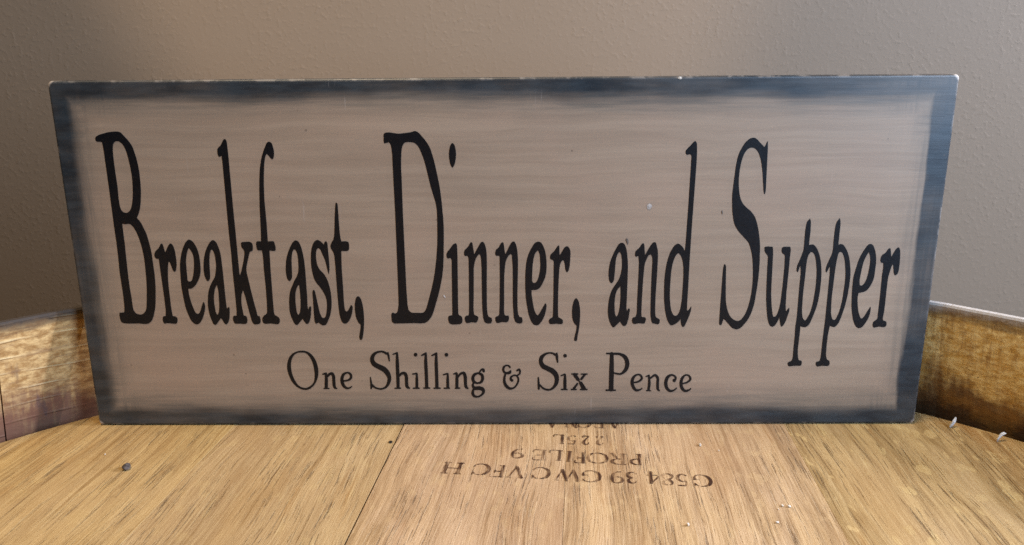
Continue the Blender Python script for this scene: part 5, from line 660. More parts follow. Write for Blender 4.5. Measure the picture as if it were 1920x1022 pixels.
    ('n', [[(55.45, 20.17), (55.19, 20.09), (54.90, 19.88), (53.95, 18.90), (53.78, 19.76), (53.69, 19.89), (53.52, 19.98), (53.35, 19.97), (52.30, 19.45), (52.19, 19.35), (52.19, 19.16), (52.24, 19.07), (52.35, 19.01), (53.08, 19.16), (53.11, 19.11), (53.21, 16.94), (53.16, 15.64), (53.01, 13.88), (52.75, 13.85), (52.62, 13.78), (52.57, 13.60), (52.60, 13.50), (52.69, 13.41), (54.32, 13.38), (54.41, 13.41), (54.50, 13.50), (54.51, 13.69), (54.39, 13.83), (53.94, 13.87), (54.16, 15.50), (54.21, 16.38), (54.14, 17.45), (54.03, 18.28), (54.27, 18.34), (55.35, 19.20), (55.61, 19.29), (55.77, 19.20), (56.01, 18.93), (56.17, 18.64), (56.24, 18.37), (56.26, 18.00), (56.23, 16.47), (56.28, 15.03), (56.31, 14.66), (56.40, 14.29), (56.58, 13.91), (56.75, 13.73), (56.95, 13.59), (57.56, 13.33), (57.69, 13.36), (57.77, 13.46), (57.76, 13.67), (57.39, 14.30), (57.31, 14.75), (57.24, 16.37), (57.29, 17.99), (57.24, 18.55), (57.10, 19.01), (56.92, 19.33), (56.71, 19.61), (56.22, 20.02), (55.87, 20.17), (55.62, 20.20)]]),
    ('c', [[(61.48, 20.17), (60.97, 20.06), (60.59, 19.89), (60.05, 19.50), (59.74, 19.12), (59.52, 18.70), (59.23, 17.83), (59.10, 16.95), (59.10, 16.48), (59.22, 15.65), (59.34, 15.18), (59.51, 14.77), (59.90, 14.11), (60.42, 13.55), (60.74, 13.31), (61.05, 13.13), (61.35, 13.03), (61.70, 12.99), (62.34, 13.13), (63.06, 13.51), (63.51, 13.97), (63.92, 14.52), (63.95, 14.66), (63.84, 14.85), (63.65, 14.87), (63.03, 14.26), (62.78, 14.09), (62.31, 13.94), (61.79, 13.92), (61.61, 13.97), (61.29, 14.20), (60.96, 14.58), (60.68, 15.04), (60.50, 15.55), (60.38, 16.16), (60.35, 16.76), (60.37, 17.13), (60.50, 17.82), (60.62, 18.19), (60.83, 18.65), (61.04, 18.93), (61.52, 19.33), (61.73, 19.43), (61.90, 19.45), (62.24, 19.33), (62.47, 19.19), (62.79, 18.88), (62.93, 18.65), (62.93, 18.28), (62.68, 18.30), (62.42, 18.20), (62.24, 18.00), (62.16, 17.73), (62.18, 17.49), (62.29, 17.25), (62.47, 17.07), (62.69, 16.98), (63.03, 17.01), (63.29, 17.21), (63.38, 17.40), (63.41, 17.63), (63.54, 17.81), (63.63, 18.37), (63.64, 18.83), (63.56, 19.11), (63.36, 19.39), (63.09, 19.64), (62.78, 19.85), (62.21, 20.11), (61.86, 20.19)]]),
    ('e', [[(66.79, 20.08), (66.50, 19.98), (65.99, 19.67), (65.50, 19.20), (65.27, 18.88), (65.10, 18.55), (64.86, 17.81), (64.74, 17.03), (64.74, 16.29), (64.84, 15.50), (64.95, 15.08), (65.11, 14.66), (65.48, 14.04), (65.98, 13.50), (66.29, 13.26), (66.60, 13.10), (66.86, 13.01), (67.21, 12.99), (67.55, 13.05), (67.85, 13.16), (68.56, 13.58), (68.81, 13.81), (69.15, 14.28), (69.18, 14.37), (69.16, 14.51), (69.03, 14.64), (68.90, 14.64), (68.40, 14.23), (68.10, 14.09), (67.42, 13.93), (67.08, 13.98), (66.67, 14.33), (66.30, 14.89), (66.09, 15.40), (65.95, 16.10), (67.43, 16.43), (68.06, 16.77), (68.59, 17.20), (68.83, 17.48), (69.02, 17.80), (69.11, 18.22), (69.08, 18.54), (68.86, 19.10), (68.67, 19.37), (68.30, 19.74), (68.04, 19.90), (67.56, 20.07), (67.08, 20.11)],
        [(67.05, 19.47), (67.46, 19.43), (67.76, 19.28), (67.90, 19.17), (68.09, 18.91), (68.23, 18.59), (68.27, 18.36), (68.23, 18.18), (68.01, 17.81), (67.85, 17.61), (67.39, 17.22), (66.85, 16.96), (65.91, 16.73), (65.90, 16.93), (65.95, 17.53), (66.08, 18.09), (66.20, 18.41), (66.43, 18.87), (66.66, 19.20), (66.84, 19.38)]]),
]
BRAND_LETTERS = [
    ('G', [[(65.58, -37.44), (66.63, -37.81), (67.31, -38.27), (67.68, -38.67), (68.10, -39.53), (68.31, -40.64), (68.31, -41.63), (68.11, -42.61), (67.73, -43.56), (67.34, -44.15), (66.72, -44.71), (65.50, -45.14), (64.41, -45.18), (63.52, -44.95), (62.90, -44.59), (62.45, -43.95), (62.28, -44.62), (62.03, -44.68), (61.95, -44.49), (62.09, -43.06), (62.30, -42.84), (62.56, -42.98), (62.96, -43.87), (63.24, -44.23), (63.92, -44.61), (64.45, -44.72), (65.00, -44.65), (65.77, -44.24), (66.27, -43.77), (66.70, -43.09), (67.00, -42.31), (67.15, -41.60), (67.10, -40.24), (66.91, -39.49), (66.61, -38.92), (66.20, -38.42), (65.70, -38.03), (65.00, -37.86), (64.15, -38.03), (63.73, -38.25), (63.23, -38.92), (63.29, -40.31), (64.13, -40.47), (64.22, -40.57), (64.15, -40.76), (63.34, -40.72), (62.96, -40.98), (62.67, -41.00), (62.42, -40.86), (62.15, -40.44), (62.33, -40.19), (62.73, -38.78), (63.44, -37.86), (64.31, -37.48), (64.95, -37.40)]]),
    ('5', [[(59.38, -37.01), (60.55, -37.87), (60.65, -38.14), (60.51, -38.29), (60.33, -38.30), (59.41, -37.53), (59.15, -37.45), (58.96, -37.55), (58.54, -38.01), (58.23, -38.61), (58.04, -39.32), (57.96, -40.03), (58.14, -40.96), (58.53, -41.63), (58.71, -41.68), (59.55, -41.39), (59.87, -41.50), (59.99, -41.79), (59.98, -42.42), (59.46, -44.63), (59.19, -44.80), (56.93, -44.74), (56.72, -44.61), (56.61, -44.33), (56.71, -44.06), (56.93, -43.92), (59.04, -44.22), (59.49, -42.37), (59.52, -41.92), (58.47, -42.15), (57.88, -41.83), (57.10, -40.85), (56.93, -40.38), (56.87, -39.56), (57.20, -38.23), (57.69, -37.57), (58.56, -37.05), (58.93, -36.96)]]),
    ('8', [[(54.93, -36.75), (55.71, -37.07), (56.12, -37.43), (56.34, -37.81), (56.36, -38.54), (55.78, -39.74), (54.95, -40.74), (54.93, -40.83), (55.45, -41.43), (55.63, -41.90), (55.62, -42.62), (55.43, -43.24), (55.12, -43.74), (54.90, -43.93), (53.67, -44.42), (52.36, -43.92), (52.04, -43.53), (51.95, -43.14), (52.05, -42.34), (52.35, -41.64), (52.69, -41.14), (53.28, -40.66), (52.51, -39.31), (52.30, -38.47), (52.32, -37.75), (52.59, -37.23), (53.20, -36.83), (54.22, -36.65)],
        [(54.71, -37.28), (54.43, -37.16), (54.25, -37.19), (53.77, -37.48), (53.25, -38.12), (53.00, -38.73), (52.99, -39.18), (53.11, -39.41), (54.12, -40.13), (55.07, -39.74), (55.33, -39.51), (55.45, -39.26), (55.49, -38.72), (55.36, -38.16), (55.03, -37.58)],
        [(53.99, -41.45), (53.90, -41.39), (53.06, -41.54), (52.89, -41.70), (52.81, -42.05), (52.87, -42.69), (53.04, -43.16), (53.82, -43.87), (54.57, -43.59), (54.73, -43.43), (54.80, -43.17), (54.78, -42.71), (54.63, -42.18)]]),
    ('4', [[(49.49, -35.31), (49.72, -35.62), (49.99, -35.66), (50.09, -35.86), (49.96, -35.99), (49.72, -36.00), (49.69, -36.08), (49.54, -37.52), (51.13, -37.72), (51.55, -38.09), (51.56, -38.72), (51.16, -39.59), (49.01, -42.62), (48.85, -43.24), (48.63, -43.39), (48.36, -43.42), (48.04, -43.24), (47.92, -42.87), (48.41, -38.12), (47.75, -38.03), (47.63, -37.77), (47.80, -37.59), (48.46, -37.58), (48.64, -35.88), (48.35, -35.79), (48.32, -35.58), (48.74, -35.48), (49.04, -35.24)],
        [(50.96, -38.21), (50.46, -38.08), (49.56, -38.07), (49.47, -38.14), (49.13, -41.36), (49.19, -41.51), (50.77, -39.28), (51.06, -38.67), (51.08, -38.31)]]),
    ('3', [[(43.36, -35.66), (44.01, -36.19), (44.59, -36.88), (44.60, -37.07), (44.39, -37.23), (44.20, -37.16), (43.48, -36.28), (43.23, -36.12), (42.76, -36.28), (42.25, -36.80), (42.03, -37.61), (42.03, -38.43), (42.15, -38.63), (42.98, -39.32), (43.07, -39.62), (42.83, -39.89), (41.96, -40.14), (41.79, -40.66), (41.78, -41.48), (41.99, -42.13), (42.28, -42.47), (42.63, -42.67), (42.91, -42.55), (43.66, -41.76), (43.90, -41.76), (44.02, -41.98), (43.95, -42.16), (42.99, -43.05), (42.66, -43.17), (42.12, -43.14), (41.51, -42.92), (41.18, -42.68), (40.85, -42.19), (40.79, -41.73), (40.98, -40.85), (41.57, -39.83), (42.01, -39.60), (41.44, -39.29), (41.11, -38.96), (40.93, -38.49), (40.90, -37.49), (41.13, -36.61), (41.41, -36.19), (41.70, -35.95), (42.65, -35.61)]]),
    ('9', [[(39.50, -35.36), (39.71, -35.58), (39.54, -35.83), (38.36, -35.87), (37.98, -36.00), (37.77, -36.19), (37.28, -37.23), (36.85, -38.90), (37.80, -38.56), (38.17, -38.54), (38.78, -38.75), (39.36, -39.19), (39.78, -39.75), (39.93, -40.22), (39.96, -41.04), (39.78, -41.74), (39.30, -42.42), (38.62, -42.82), (37.69, -43.03), (36.89, -42.89), (36.38, -42.63), (35.97, -42.15), (35.67, -40.77), (35.48, -40.29), (35.61, -39.13), (35.95, -37.81), (36.58, -36.61), (37.47, -35.73), (38.22, -35.43)],
        [(38.06, -39.03), (37.38, -39.15), (36.72, -39.61), (36.48, -41.94), (36.68, -42.29), (37.20, -42.53), (37.65, -42.54), (38.11, -42.29), (38.55, -41.79), (38.80, -41.19), (38.86, -40.56), (38.78, -40.01), (38.44, -39.35)]]),
    ('G', [[(29.97, -34.64), (31.11, -35.02), (31.81, -35.47), (32.20, -35.88), (32.64, -36.74), (32.88, -37.85), (32.88, -38.84), (32.67, -39.82), (32.25, -40.77), (31.90, -41.27), (31.20, -41.86), (30.73, -42.07), (29.89, -42.28), (28.80, -42.30), (27.74, -42.04), (27.11, -41.67), (26.59, -40.93), (26.45, -41.69), (26.23, -41.80), (26.12, -41.66), (26.27, -40.14), (26.42, -39.97), (26.69, -40.04), (27.16, -40.95), (27.46, -41.33), (28.23, -41.73), (28.85, -41.84), (29.49, -41.74), (30.26, -41.36), (30.81, -40.89), (31.26, -40.21), (31.55, -39.52), (31.73, -38.72), (31.72, -37.91), (31.59, -37.17), (31.09, -36.09), (30.66, -35.62), (30.09, -35.22), (29.30, -35.04), (28.37, -35.21), (27.89, -35.48), (27.40, -36.09), (27.47, -37.46), (28.39, -37.61), (28.50, -37.75), (28.41, -37.92), (27.46, -37.86), (27.16, -38.11), (26.89, -38.14), (26.63, -38.03), (26.29, -37.61), (26.50, -37.36), (26.90, -35.95), (27.65, -35.03), (28.52, -34.67), (29.25, -34.59)]]),
    ('W', [[(24.19, -34.18), (24.38, -34.48), (25.58, -41.67), (25.36, -42.01), (25.16, -42.13), (24.89, -42.14), (24.63, -42.00), (24.47, -41.76), (24.12, -41.70), (24.03, -41.60), (24.07, -41.42), (24.43, -41.37), (23.53, -36.14), (21.81, -40.55), (21.90, -41.28), (21.68, -41.67), (21.22, -41.75), (20.96, -41.58), (20.86, -41.35), (20.03, -35.84), (19.93, -35.89), (18.08, -40.70), (18.60, -40.78), (18.70, -41.04), (18.57, -41.12), (17.76, -41.11), (17.23, -40.96), (17.22, -40.70), (17.53, -40.67), (17.60, -40.56), (19.86, -34.73), (19.80, -34.18), (19.96, -33.84), (20.16, -33.72), (20.44, -33.71), (20.69, -33.85), (20.83, -34.11), (21.64, -39.48), (23.41, -35.11), (23.39, -34.38), (23.74, -34.09)]]),
    ('C', [[(13.62, -32.45), (14.66, -32.82), (15.42, -33.35), (15.94, -34.05), (16.16, -34.62), (16.35, -35.63), (16.34, -36.63), (16.13, -37.69), (15.73, -38.65), (15.39, -39.15), (14.75, -39.73), (13.53, -40.17), (12.44, -40.21), (11.47, -39.96), (10.88, -39.58), (10.49, -38.94), (10.40, -38.95), (10.27, -39.79), (10.03, -39.86), (9.95, -39.67), (10.13, -37.87), (10.26, -37.44), (10.37, -37.36), (10.57, -37.47), (10.57, -37.74), (11.17, -39.16), (11.69, -39.54), (12.22, -39.72), (12.85, -39.72), (13.61, -39.40), (14.31, -38.79), (14.74, -38.09), (15.03, -37.31), (15.18, -36.60), (15.15, -35.33), (14.81, -34.20), (14.15, -33.35), (13.39, -32.90), (12.94, -32.84), (12.30, -32.93), (11.63, -33.26), (10.85, -34.42), (10.60, -34.45), (10.46, -34.29), (10.48, -34.11), (11.06, -33.18), (11.50, -32.73), (12.53, -32.41)]]),
    ('V', [[(5.47, -31.58), (5.71, -31.92), (7.05, -39.21), (7.27, -39.50), (7.15, -39.67), (6.67, -39.96), (6.31, -39.91), (5.99, -39.56), (5.72, -39.53), (5.60, -39.42), (5.65, -39.24), (5.93, -39.21), (5.97, -39.09), (4.92, -33.40), (2.69, -38.75), (2.71, -38.87), (3.24, -38.97), (3.27, -39.17), (3.12, -39.26), (2.31, -39.25), (1.71, -39.10), (1.62, -39.00), (1.73, -38.78), (2.09, -38.80), (2.18, -38.69), (4.73, -32.54), (4.72, -31.81), (5.02, -31.54)]]),
    ('F', [[(0.89, -31.04), (1.22, -31.38), (1.57, -31.44), (1.66, -31.62), (1.54, -31.75), (1.18, -31.73), (1.13, -31.84), (0.43, -38.46), (0.46, -38.56), (0.79, -38.68), (0.78, -38.95), (-0.15, -39.26), (-0.58, -39.01), (-2.66, -38.96), (-3.37, -38.82), (-3.80, -38.56), (-3.98, -38.18), (-3.96, -37.82), (-3.66, -36.76), (-3.49, -36.59), (-3.31, -36.80), (-3.52, -37.86), (-3.49, -38.14), (-3.39, -38.23), (-2.60, -38.45), (-0.71, -38.51), (-0.62, -38.44), (-0.32, -35.49), (-1.91, -35.28), (-2.05, -36.03), (-2.18, -36.12), (-2.31, -36.09), (-2.38, -35.99), (-2.36, -35.00), (-2.19, -34.11), (-2.04, -33.97), (-1.87, -34.05), (-1.86, -34.79), (-0.29, -34.95), (0.08, -31.73), (0.02, -31.61), (-0.43, -31.56), (-0.57, -31.39), (-0.39, -31.21), (0.14, -31.27), (0.54, -30.98)]]),
    ('C', [[(-6.27, -29.96), (-5.57, -30.16), (-4.79, -30.57), (-4.22, -31.11), (-3.89, -31.66), (-3.60, -32.59), (-3.52, -33.60), (-3.61, -34.59), (-3.93, -35.64), (-4.40, -36.49), (-4.78, -36.91), (-5.22, -37.21), (-5.97, -37.50), (-7.08, -37.65), (-8.32, -37.40), (-8.94, -37.01), (-9.38, -36.27), (-9.55, -37.22), (-9.76, -37.29), (-9.87, -37.09), (-9.70, -35.30), (-9.50, -34.82), (-9.26, -34.89), (-9.27, -35.17), (-8.68, -36.56), (-8.18, -36.94), (-7.66, -37.12), (-7.03, -37.14), (-6.27, -36.83), (-5.57, -36.23), (-5.17, -35.60), (-4.75, -34.37), (-4.69, -33.20), (-4.82, -32.38), (-5.06, -31.72), (-5.73, -30.85), (-6.15, -30.54), (-6.59, -30.39), (-7.59, -30.45), (-8.26, -30.82), (-9.01, -31.93), (-9.19, -31.96), (-9.36, -31.81), (-9.36, -31.63), (-8.79, -30.69), (-8.29, -30.21), (-7.35, -29.93)]]),
    ('H', [[(-13.41, -29.17), (-13.16, -29.41), (-12.63, -29.48), (-12.48, -29.74), (-12.68, -29.94), (-13.12, -29.91), (-13.22, -30.03), (-13.89, -36.47), (-13.29, -36.66), (-13.23, -36.82), (-13.30, -36.99), (-13.43, -37.06), (-13.96, -37.02), (-14.26, -37.21), (-14.53, -37.24), (-14.79, -37.12), (-14.95, -36.92), (-15.57, -36.85), (-15.76, -36.73), (-15.79, -36.55), (-15.65, -36.38), (-14.94, -36.36), (-14.66, -33.35), (-18.06, -32.99), (-18.44, -35.99), (-17.76, -36.15), (-17.65, -36.35), (-17.71, -36.52), (-17.90, -36.60), (-18.53, -36.54), (-19.01, -36.76), (-19.27, -36.69), (-19.51, -36.43), (-20.13, -36.32), (-20.21, -36.08), (-20.09, -35.93), (-19.49, -35.88), (-18.81, -29.44), (-18.85, -29.30), (-19.39, -29.20), (-19.47, -29.01), (-19.38, -28.84), (-18.71, -28.83), (-18.42, -28.63), (-18.15, -28.61), (-17.73, -28.93), (-17.10, -29.00), (-16.90, -29.19), (-17.06, -29.47), (-17.75, -29.46), (-18.01, -32.50), (-14.70, -32.85), (-14.56, -32.78), (-14.25, -29.83), (-14.91, -29.70), (-15.03, -29.57), (-15.03, -29.39), (-14.86, -29.25), (-14.15, -29.31), (-13.76, -29.08)]]),
    ('P', [[(47.44, -23.11), (47.76, -23.47), (48.03, -23.55), (48.08, -23.66), (48.00, -23.81), (47.74, -23.90), (47.04, -30.52), (47.28, -30.82), (47.15, -31.05), (46.40, -31.29), (45.97, -31.01), (45.26, -30.93), (44.64, -30.74), (43.79, -30.29), (43.32, -29.68), (43.18, -29.03), (43.19, -28.58), (43.40, -27.78), (43.59, -27.44), (43.94, -27.12), (44.51, -26.84), (45.07, -26.69), (46.39, -26.65), (46.69, -23.79), (46.21, -23.63), (46.15, -23.46), (46.33, -23.33), (46.78, -23.34), (47.08, -23.10)],
        [(46.30, -27.19), (45.66, -27.09), (45.29, -27.20), (44.79, -27.57), (44.42, -28.16), (44.29, -28.96), (44.41, -29.61), (44.85, -30.20), (45.39, -30.50), (45.98, -30.50)]]),
    ('R', [[(41.79, -22.81), (42.11, -23.17), (42.47, -23.22), (42.61, -23.38), (42.48, -23.55), (42.09, -23.60), (41.39, -30.31), (41.44, -30.46), (41.79, -30.55), (41.83, -30.81), (41.66, -30.95), (41.30, -30.93), (41.00, -31.12), (40.73, -31.15), (40.31, -30.87), (39.23, -30.76), (37.83, -30.30), (37.24, -29.90), (36.95, -29.48), (36.78, -28.74), (36.89, -27.94), (37.18, -27.34), (37.55, -27.00), (38.21, -26.71), (39.09, -26.54), (39.12, -26.45), (37.86, -23.70), (37.61, -23.31), (37.17, -22.90), (37.18, -22.78), (37.84, -22.51), (38.11, -22.53), (38.45, -22.69), (38.85, -23.17), (39.12, -23.83), (39.71, -26.43), (39.77, -26.52), (40.66, -26.64), (41.05, -23.49), (40.65, -23.37), (40.54, -23.17), (40.68, -23.04), (41.13, -23.05), (41.43, -22.80)],
        [(40.19, -27.02), (39.36, -27.00), (38.80, -27.23), (38.20, -27.71), (37.95, -28.23), (37.90, -28.95), (38.08, -29.42), (38.68, -30.01), (39.37, -30.33), (40.32, -30.38), (40.66, -27.16)]]),
    ('O', [[(33.78, -22.37), (34.47, -22.62), (35.32, -23.14), (35.99, -23.96), (36.22, -24.53), (36.41, -25.46), (36.34, -26.99), (35.79, -28.47), (35.12, -29.30), (34.64, -29.60), (34.17, -29.76), (32.24, -30.05), (30.42, -29.36), (29.99, -29.10), (29.58, -28.70), (29.30, -28.24), (28.99, -27.30), (28.89, -26.20), (29.00, -25.22), (29.57, -23.74), (30.18, -22.99), (30.64, -22.68), (31.14, -22.46), (32.16, -22.23), (33.07, -22.22)],
        [(33.32, -22.78), (32.65, -22.72), (32.19, -22.83), (31.52, -23.14), (30.90, -23.61), (30.27, -24.63), (29.97, -25.77), (30.01, -27.13), (30.37, -28.17), (30.85, -28.66), (32.30, -29.54), (33.89, -28.99), (34.48, -28.61), (35.05, -27.67), (35.37, -26.43), (35.32, -25.16), (34.95, -24.10), (34.14, -23.22)]]),
    ('F', [[(28.48, -21.98), (28.72, -22.28), (28.89, -22.32), (28.97, -22.50), (28.86, -22.63), (28.66, -22.65), (27.97, -29.18), (28.17, -29.38), (28.19, -29.57), (28.02, -29.73), (27.46, -29.96), (27.19, -29.91), (26.94, -29.71), (25.49, -29.68), (24.96, -29.58), (24.54, -29.29), (24.42, -28.99), (24.73, -27.57), (24.92, -27.43), (25.08, -27.61), (24.88, -28.67), (24.93, -28.97), (25.55, -29.18), (26.92, -29.16), (27.22, -26.30), (26.13, -26.18), (26.03, -26.89), (25.78, -26.92), (25.72, -26.77), (25.74, -25.87), (25.91, -24.98), (26.09, -24.85), (26.22, -24.92), (26.19, -25.61), (27.27, -25.75), (27.62, -22.54), (27.25, -22.44), (27.23, -22.22), (27.37, -22.14), (27.64, -22.17), (28.03, -21.89)]]),
    ('I', [[(23.71, -21.00), (23.95, -21.31), (24.30, -21.38), (24.38, -21.57), (24.27, -21.70), (24.00, -21.69), (23.93, -21.79), (23.26, -28.15), (23.58, -28.25), (23.65, -28.46), (23.54, -28.56), (23.18, -28.57), (22.88, -28.81), (22.61, -28.83), (22.35, -28.69), (22.20, -28.45), (21.84, -28.37), (21.78, -28.26), (21.88, -28.08), (22.21, -28.03), (22.89, -21.68), (22.83, -21.56), (22.57, -21.51), (22.50, -21.37), (22.60, -21.21), (22.96, -21.22), (23.26, -20.96)]]),
    ('L', [[(20.35, -20.27), (20.68, -20.55), (21.06, -20.62), (21.18, -20.82), (21.08, -21.03), (20.64, -21.12), (19.98, -27.48), (20.30, -27.58), (20.38, -27.79), (20.27, -27.90), (19.91, -27.89), (19.61, -28.14), (19.34, -28.17), (19.08, -28.04), (18.92, -27.81), (18.39, -27.71), (18.29, -27.57), (18.42, -27.38), (18.93, -27.37), (19.61, -20.92), (19.48, -20.82), (17.88, -20.53), (17.34, -20.52), (17.06, -20.61), (16.86, -20.90), (16.74, -22.16), (16.52, -22.29), (16.39, -22.12), (16.41, -20.86), (16.50, -20.50), (16.69, -20.25), (17.30, -20.01), (17.93, -20.02), (19.80, -20.37), (20.08, -20.23)]]),
    ('E', [[(14.74, -19.99), (14.98, -20.22), (15.45, -20.34), (15.57, -20.54), (15.47, -20.75), (15.02, -20.77), (15.00, -20.84), (14.34, -27.20), (14.78, -27.30), (14.80, -27.61), (14.65, -27.70), (14.19, -27.71), (13.81, -27.90), (13.30, -27.66), (11.49, -27.62), (10.78, -27.46), (10.36, -27.19), (10.22, -26.85), (10.26, -26.31), (10.43, -25.61), (10.54, -25.48), (10.72, -25.51), (10.78, -25.64), (10.66, -26.63), (10.75, -26.87), (11.54, -27.11), (13.17, -27.16), (13.29, -27.09), (13.58, -24.31), (12.04, -24.08), (11.87, -23.86), (11.93, -23.68), (12.09, -23.60), (13.62, -23.74), (13.97, -20.64), (13.86, -20.55), (12.18, -20.24), (11.36, -20.30), (11.13, -20.61), (11.01, -21.69), (10.84, -21.79), (10.67, -21.65), (10.77, -20.21), (11.04, -19.89), (11.60, -19.72), (12.23, -19.73), (14.09, -20.08), (14.47, -19.94)]]),
    ('9', [[(7.05, -19.24), (7.26, -19.46), (7.09, -19.72), (5.82, -19.73), (5.44, -19.86), (5.24, -20.05), (4.64, -21.27), (4.33, -22.50), (5.01, -22.23), (5.66, -22.12), (6.27, -22.28), (6.91, -22.68), (7.35, -23.20), (7.52, -23.65), (7.56, -24.38), (7.35, -25.17), (6.88, -25.76), (5.86, -26.19), (5.04, -26.24), (4.16, -26.01), (3.74, -25.74), (3.50, -25.42), (2.97, -23.72), (3.10, -22.64), (3.44, -21.41), (4.10, -20.31), (4.93, -19.57), (5.59, -19.31)],
        [(5.69, -22.65), (5.43, -22.59), (5.06, -22.65), (4.51, -22.88), (4.21, -23.12), (4.01, -25.18), (4.14, -25.47), (4.55, -25.71), (5.00, -25.79), (5.46, -25.69), (5.99, -25.30), (6.33, -24.79), (6.45, -24.26), (6.41, -23.63), (6.10, -23.03)]]),
    ('2', [[(34.66, -9.31), (36.24, -9.79), (36.34, -10.04), (35.02, -12.16), (34.47, -13.37), (34.20, -14.34), (34.29, -15.61), (34.68, -16.02), (34.91, -15.95), (35.37, -14.82), (35.62, -14.79), (35.76, -15.04), (35.18, -16.34), (34.80, -16.60), (34.34, -16.67), (33.81, -16.55), (33.31, -16.10), (33.14, -15.67), (33.08, -14.85), (33.33, -13.70), (35.66, -10.24), (34.85, -10.11), (34.21, -10.13), (33.94, -10.96), (33.84, -11.06), (33.66, -11.03), (33.47, -10.10), (33.61, -9.57), (33.77, -9.40), (34.12, -9.27)]]),
    ('2', [[(29.72, -9.12), (31.30, -9.60), (31.40, -9.85), (30.08, -11.97), (29.53, -13.18), (29.26, -14.15), (29.35, -15.42), (29.74, -15.84), (29.97, -15.76), (30.43, -14.63), (30.68, -14.60), (30.82, -14.85), (30.24, -16.15), (29.86, -16.41), (29.40, -16.48), (28.87, -16.37), (28.37, -15.91), (28.20, -15.48), (28.13, -14.66), (28.39, -13.51), (30.72, -10.05), (29.91, -9.92), (29.27, -9.94), (29.00, -10.77), (28.90, -10.87), (28.72, -10.84), (28.52, -9.91), (28.66, -9.38), (28.82, -9.21), (29.18, -9.08)]]),
    ('5', [[(25.45, -8.96), (26.45, -9.72), (26.55, -9.98), (26.41, -10.15), (26.22, -10.15), (25.39, -9.44), (25.09, -9.46), (24.79, -9.80), (24.48, -10.42), (24.24, -11.73), (24.35, -12.47), (24.65, -13.09), (24.82, -13.15), (25.57, -12.89), (25.84, -12.98), (25.97, -13.27), (25.96, -13.81), (25.48, -15.84), (25.24, -16.01), (23.23, -15.97), (23.00, -15.81), (22.92, -15.57), (23.01, -15.31), (23.25, -15.15), (25.07, -15.44), (25.49, -13.49), (25.43, -13.41), (24.86, -13.62), (24.50, -13.60), (23.99, -13.28), (23.59, -12.83), (23.24, -12.17), (23.14, -11.70), (23.29, -10.45), (23.65, -9.71), (24.15, -9.24), (24.91, -8.92)]]),
    ('L', [[(21.81, -8.36), (22.06, -8.60), (22.46, -8.72), (22.56, -8.91), (22.46, -9.11), (22.09, -9.13), (21.45, -15.13), (21.72, -15.21), (21.81, -15.35), (21.69, -15.52), (21.42, -15.51), (21.12, -15.76), (20.85, -15.80), (20.59, -15.69), (20.35, -15.40), (19.94, -15.33), (19.86, -15.14), (20.03, -15.01), (20.41, -15.02), (21.03, -8.93), (19.52, -8.65), (18.79, -8.71), (18.57, -9.03), (18.44, -10.20), (18.26, -10.29), (18.12, -10.16), (18.13, -8.90), (18.38, -8.38), (18.94, -8.14), (19.57, -8.15), (21.17, -8.45), (21.55, -8.31)]]),
    ('A', [[(17.09, 4.93), (17.33, 4.62), (17.68, 4.57), (17.82, 4.46), (17.74, 4.25), (17.41, 4.23), (17.41, 4.14), (17.73, 2.41), (17.81, 2.37), (19.52, 2.20), (20.27, 3.93), (19.80, 4.02), (19.75, 4.26), (19.92, 4.34), (20.65, 4.33), (21.25, 4.10), (21.14, 3.88), (20.78, 3.86), (18.51, -1.59), (18.51, -2.31), (18.39, -2.48), (18.10, -2.61), (17.75, -2.53), (17.52, -2.21), (16.30, 4.33), (16.16, 4.54), (16.64, 4.99)],
        [(19.33, 1.68), (17.84, 1.83), (18.31, -0.69)]]),
    ('N', [[(24.27, 5.06), (24.47, 4.82), (26.72, -0.81), (27.24, 4.07), (26.70, 4.15), (26.60, 4.23), (26.60, 4.41), (26.74, 4.49), (27.55, 4.48), (28.32, 4.32), (28.42, 4.22), (28.32, 4.00), (27.78, 4.04), (27.72, 3.93), (27.12, -1.80), (27.32, -2.54), (27.20, -2.80), (26.95, -2.97), (26.59, -2.95), (26.33, -2.71), (24.12, 2.85), (24.03, 2.69), (23.55, -1.87), (24.12, -2.02), (24.20, -2.21), (24.03, -2.35), (23.22, -2.33), (22.51, -2.19), (22.35, -2.02), (22.45, -1.86), (23.06, -1.82), (23.67, 3.91), (23.48, 4.74), (23.63, 4.99), (23.82, 5.11)]]),
    ('C', [[(30.52, 4.39), (31.13, 4.20), (31.73, 3.86), (32.30, 3.29), (32.56, 2.81), (32.79, 1.97), (32.85, 0.97), (32.76, 0.07), (32.49, -0.89), (32.09, -1.67), (31.75, -2.08), (30.77, -2.63), (29.76, -2.79), (28.96, -2.66), (28.22, -2.25), (27.88, -1.72), (27.74, -2.38), (27.53, -2.49), (27.41, -2.35), (27.56, -0.65), (27.77, -0.15), (28.00, -0.24), (28.27, -1.35), (28.50, -1.83), (28.92, -2.14), (29.36, -2.29), (29.91, -2.26), (30.39, -1.98), (30.92, -1.45), (31.26, -0.86), (31.62, 0.28), (31.66, 1.73), (31.36, 2.84), (30.82, 3.63), (30.20, 3.96), (29.47, 3.89), (28.89, 3.56), (28.23, 2.49), (28.04, 2.47), (27.87, 2.67), (28.38, 3.70), (28.77, 4.11), (29.61, 4.40)]]),
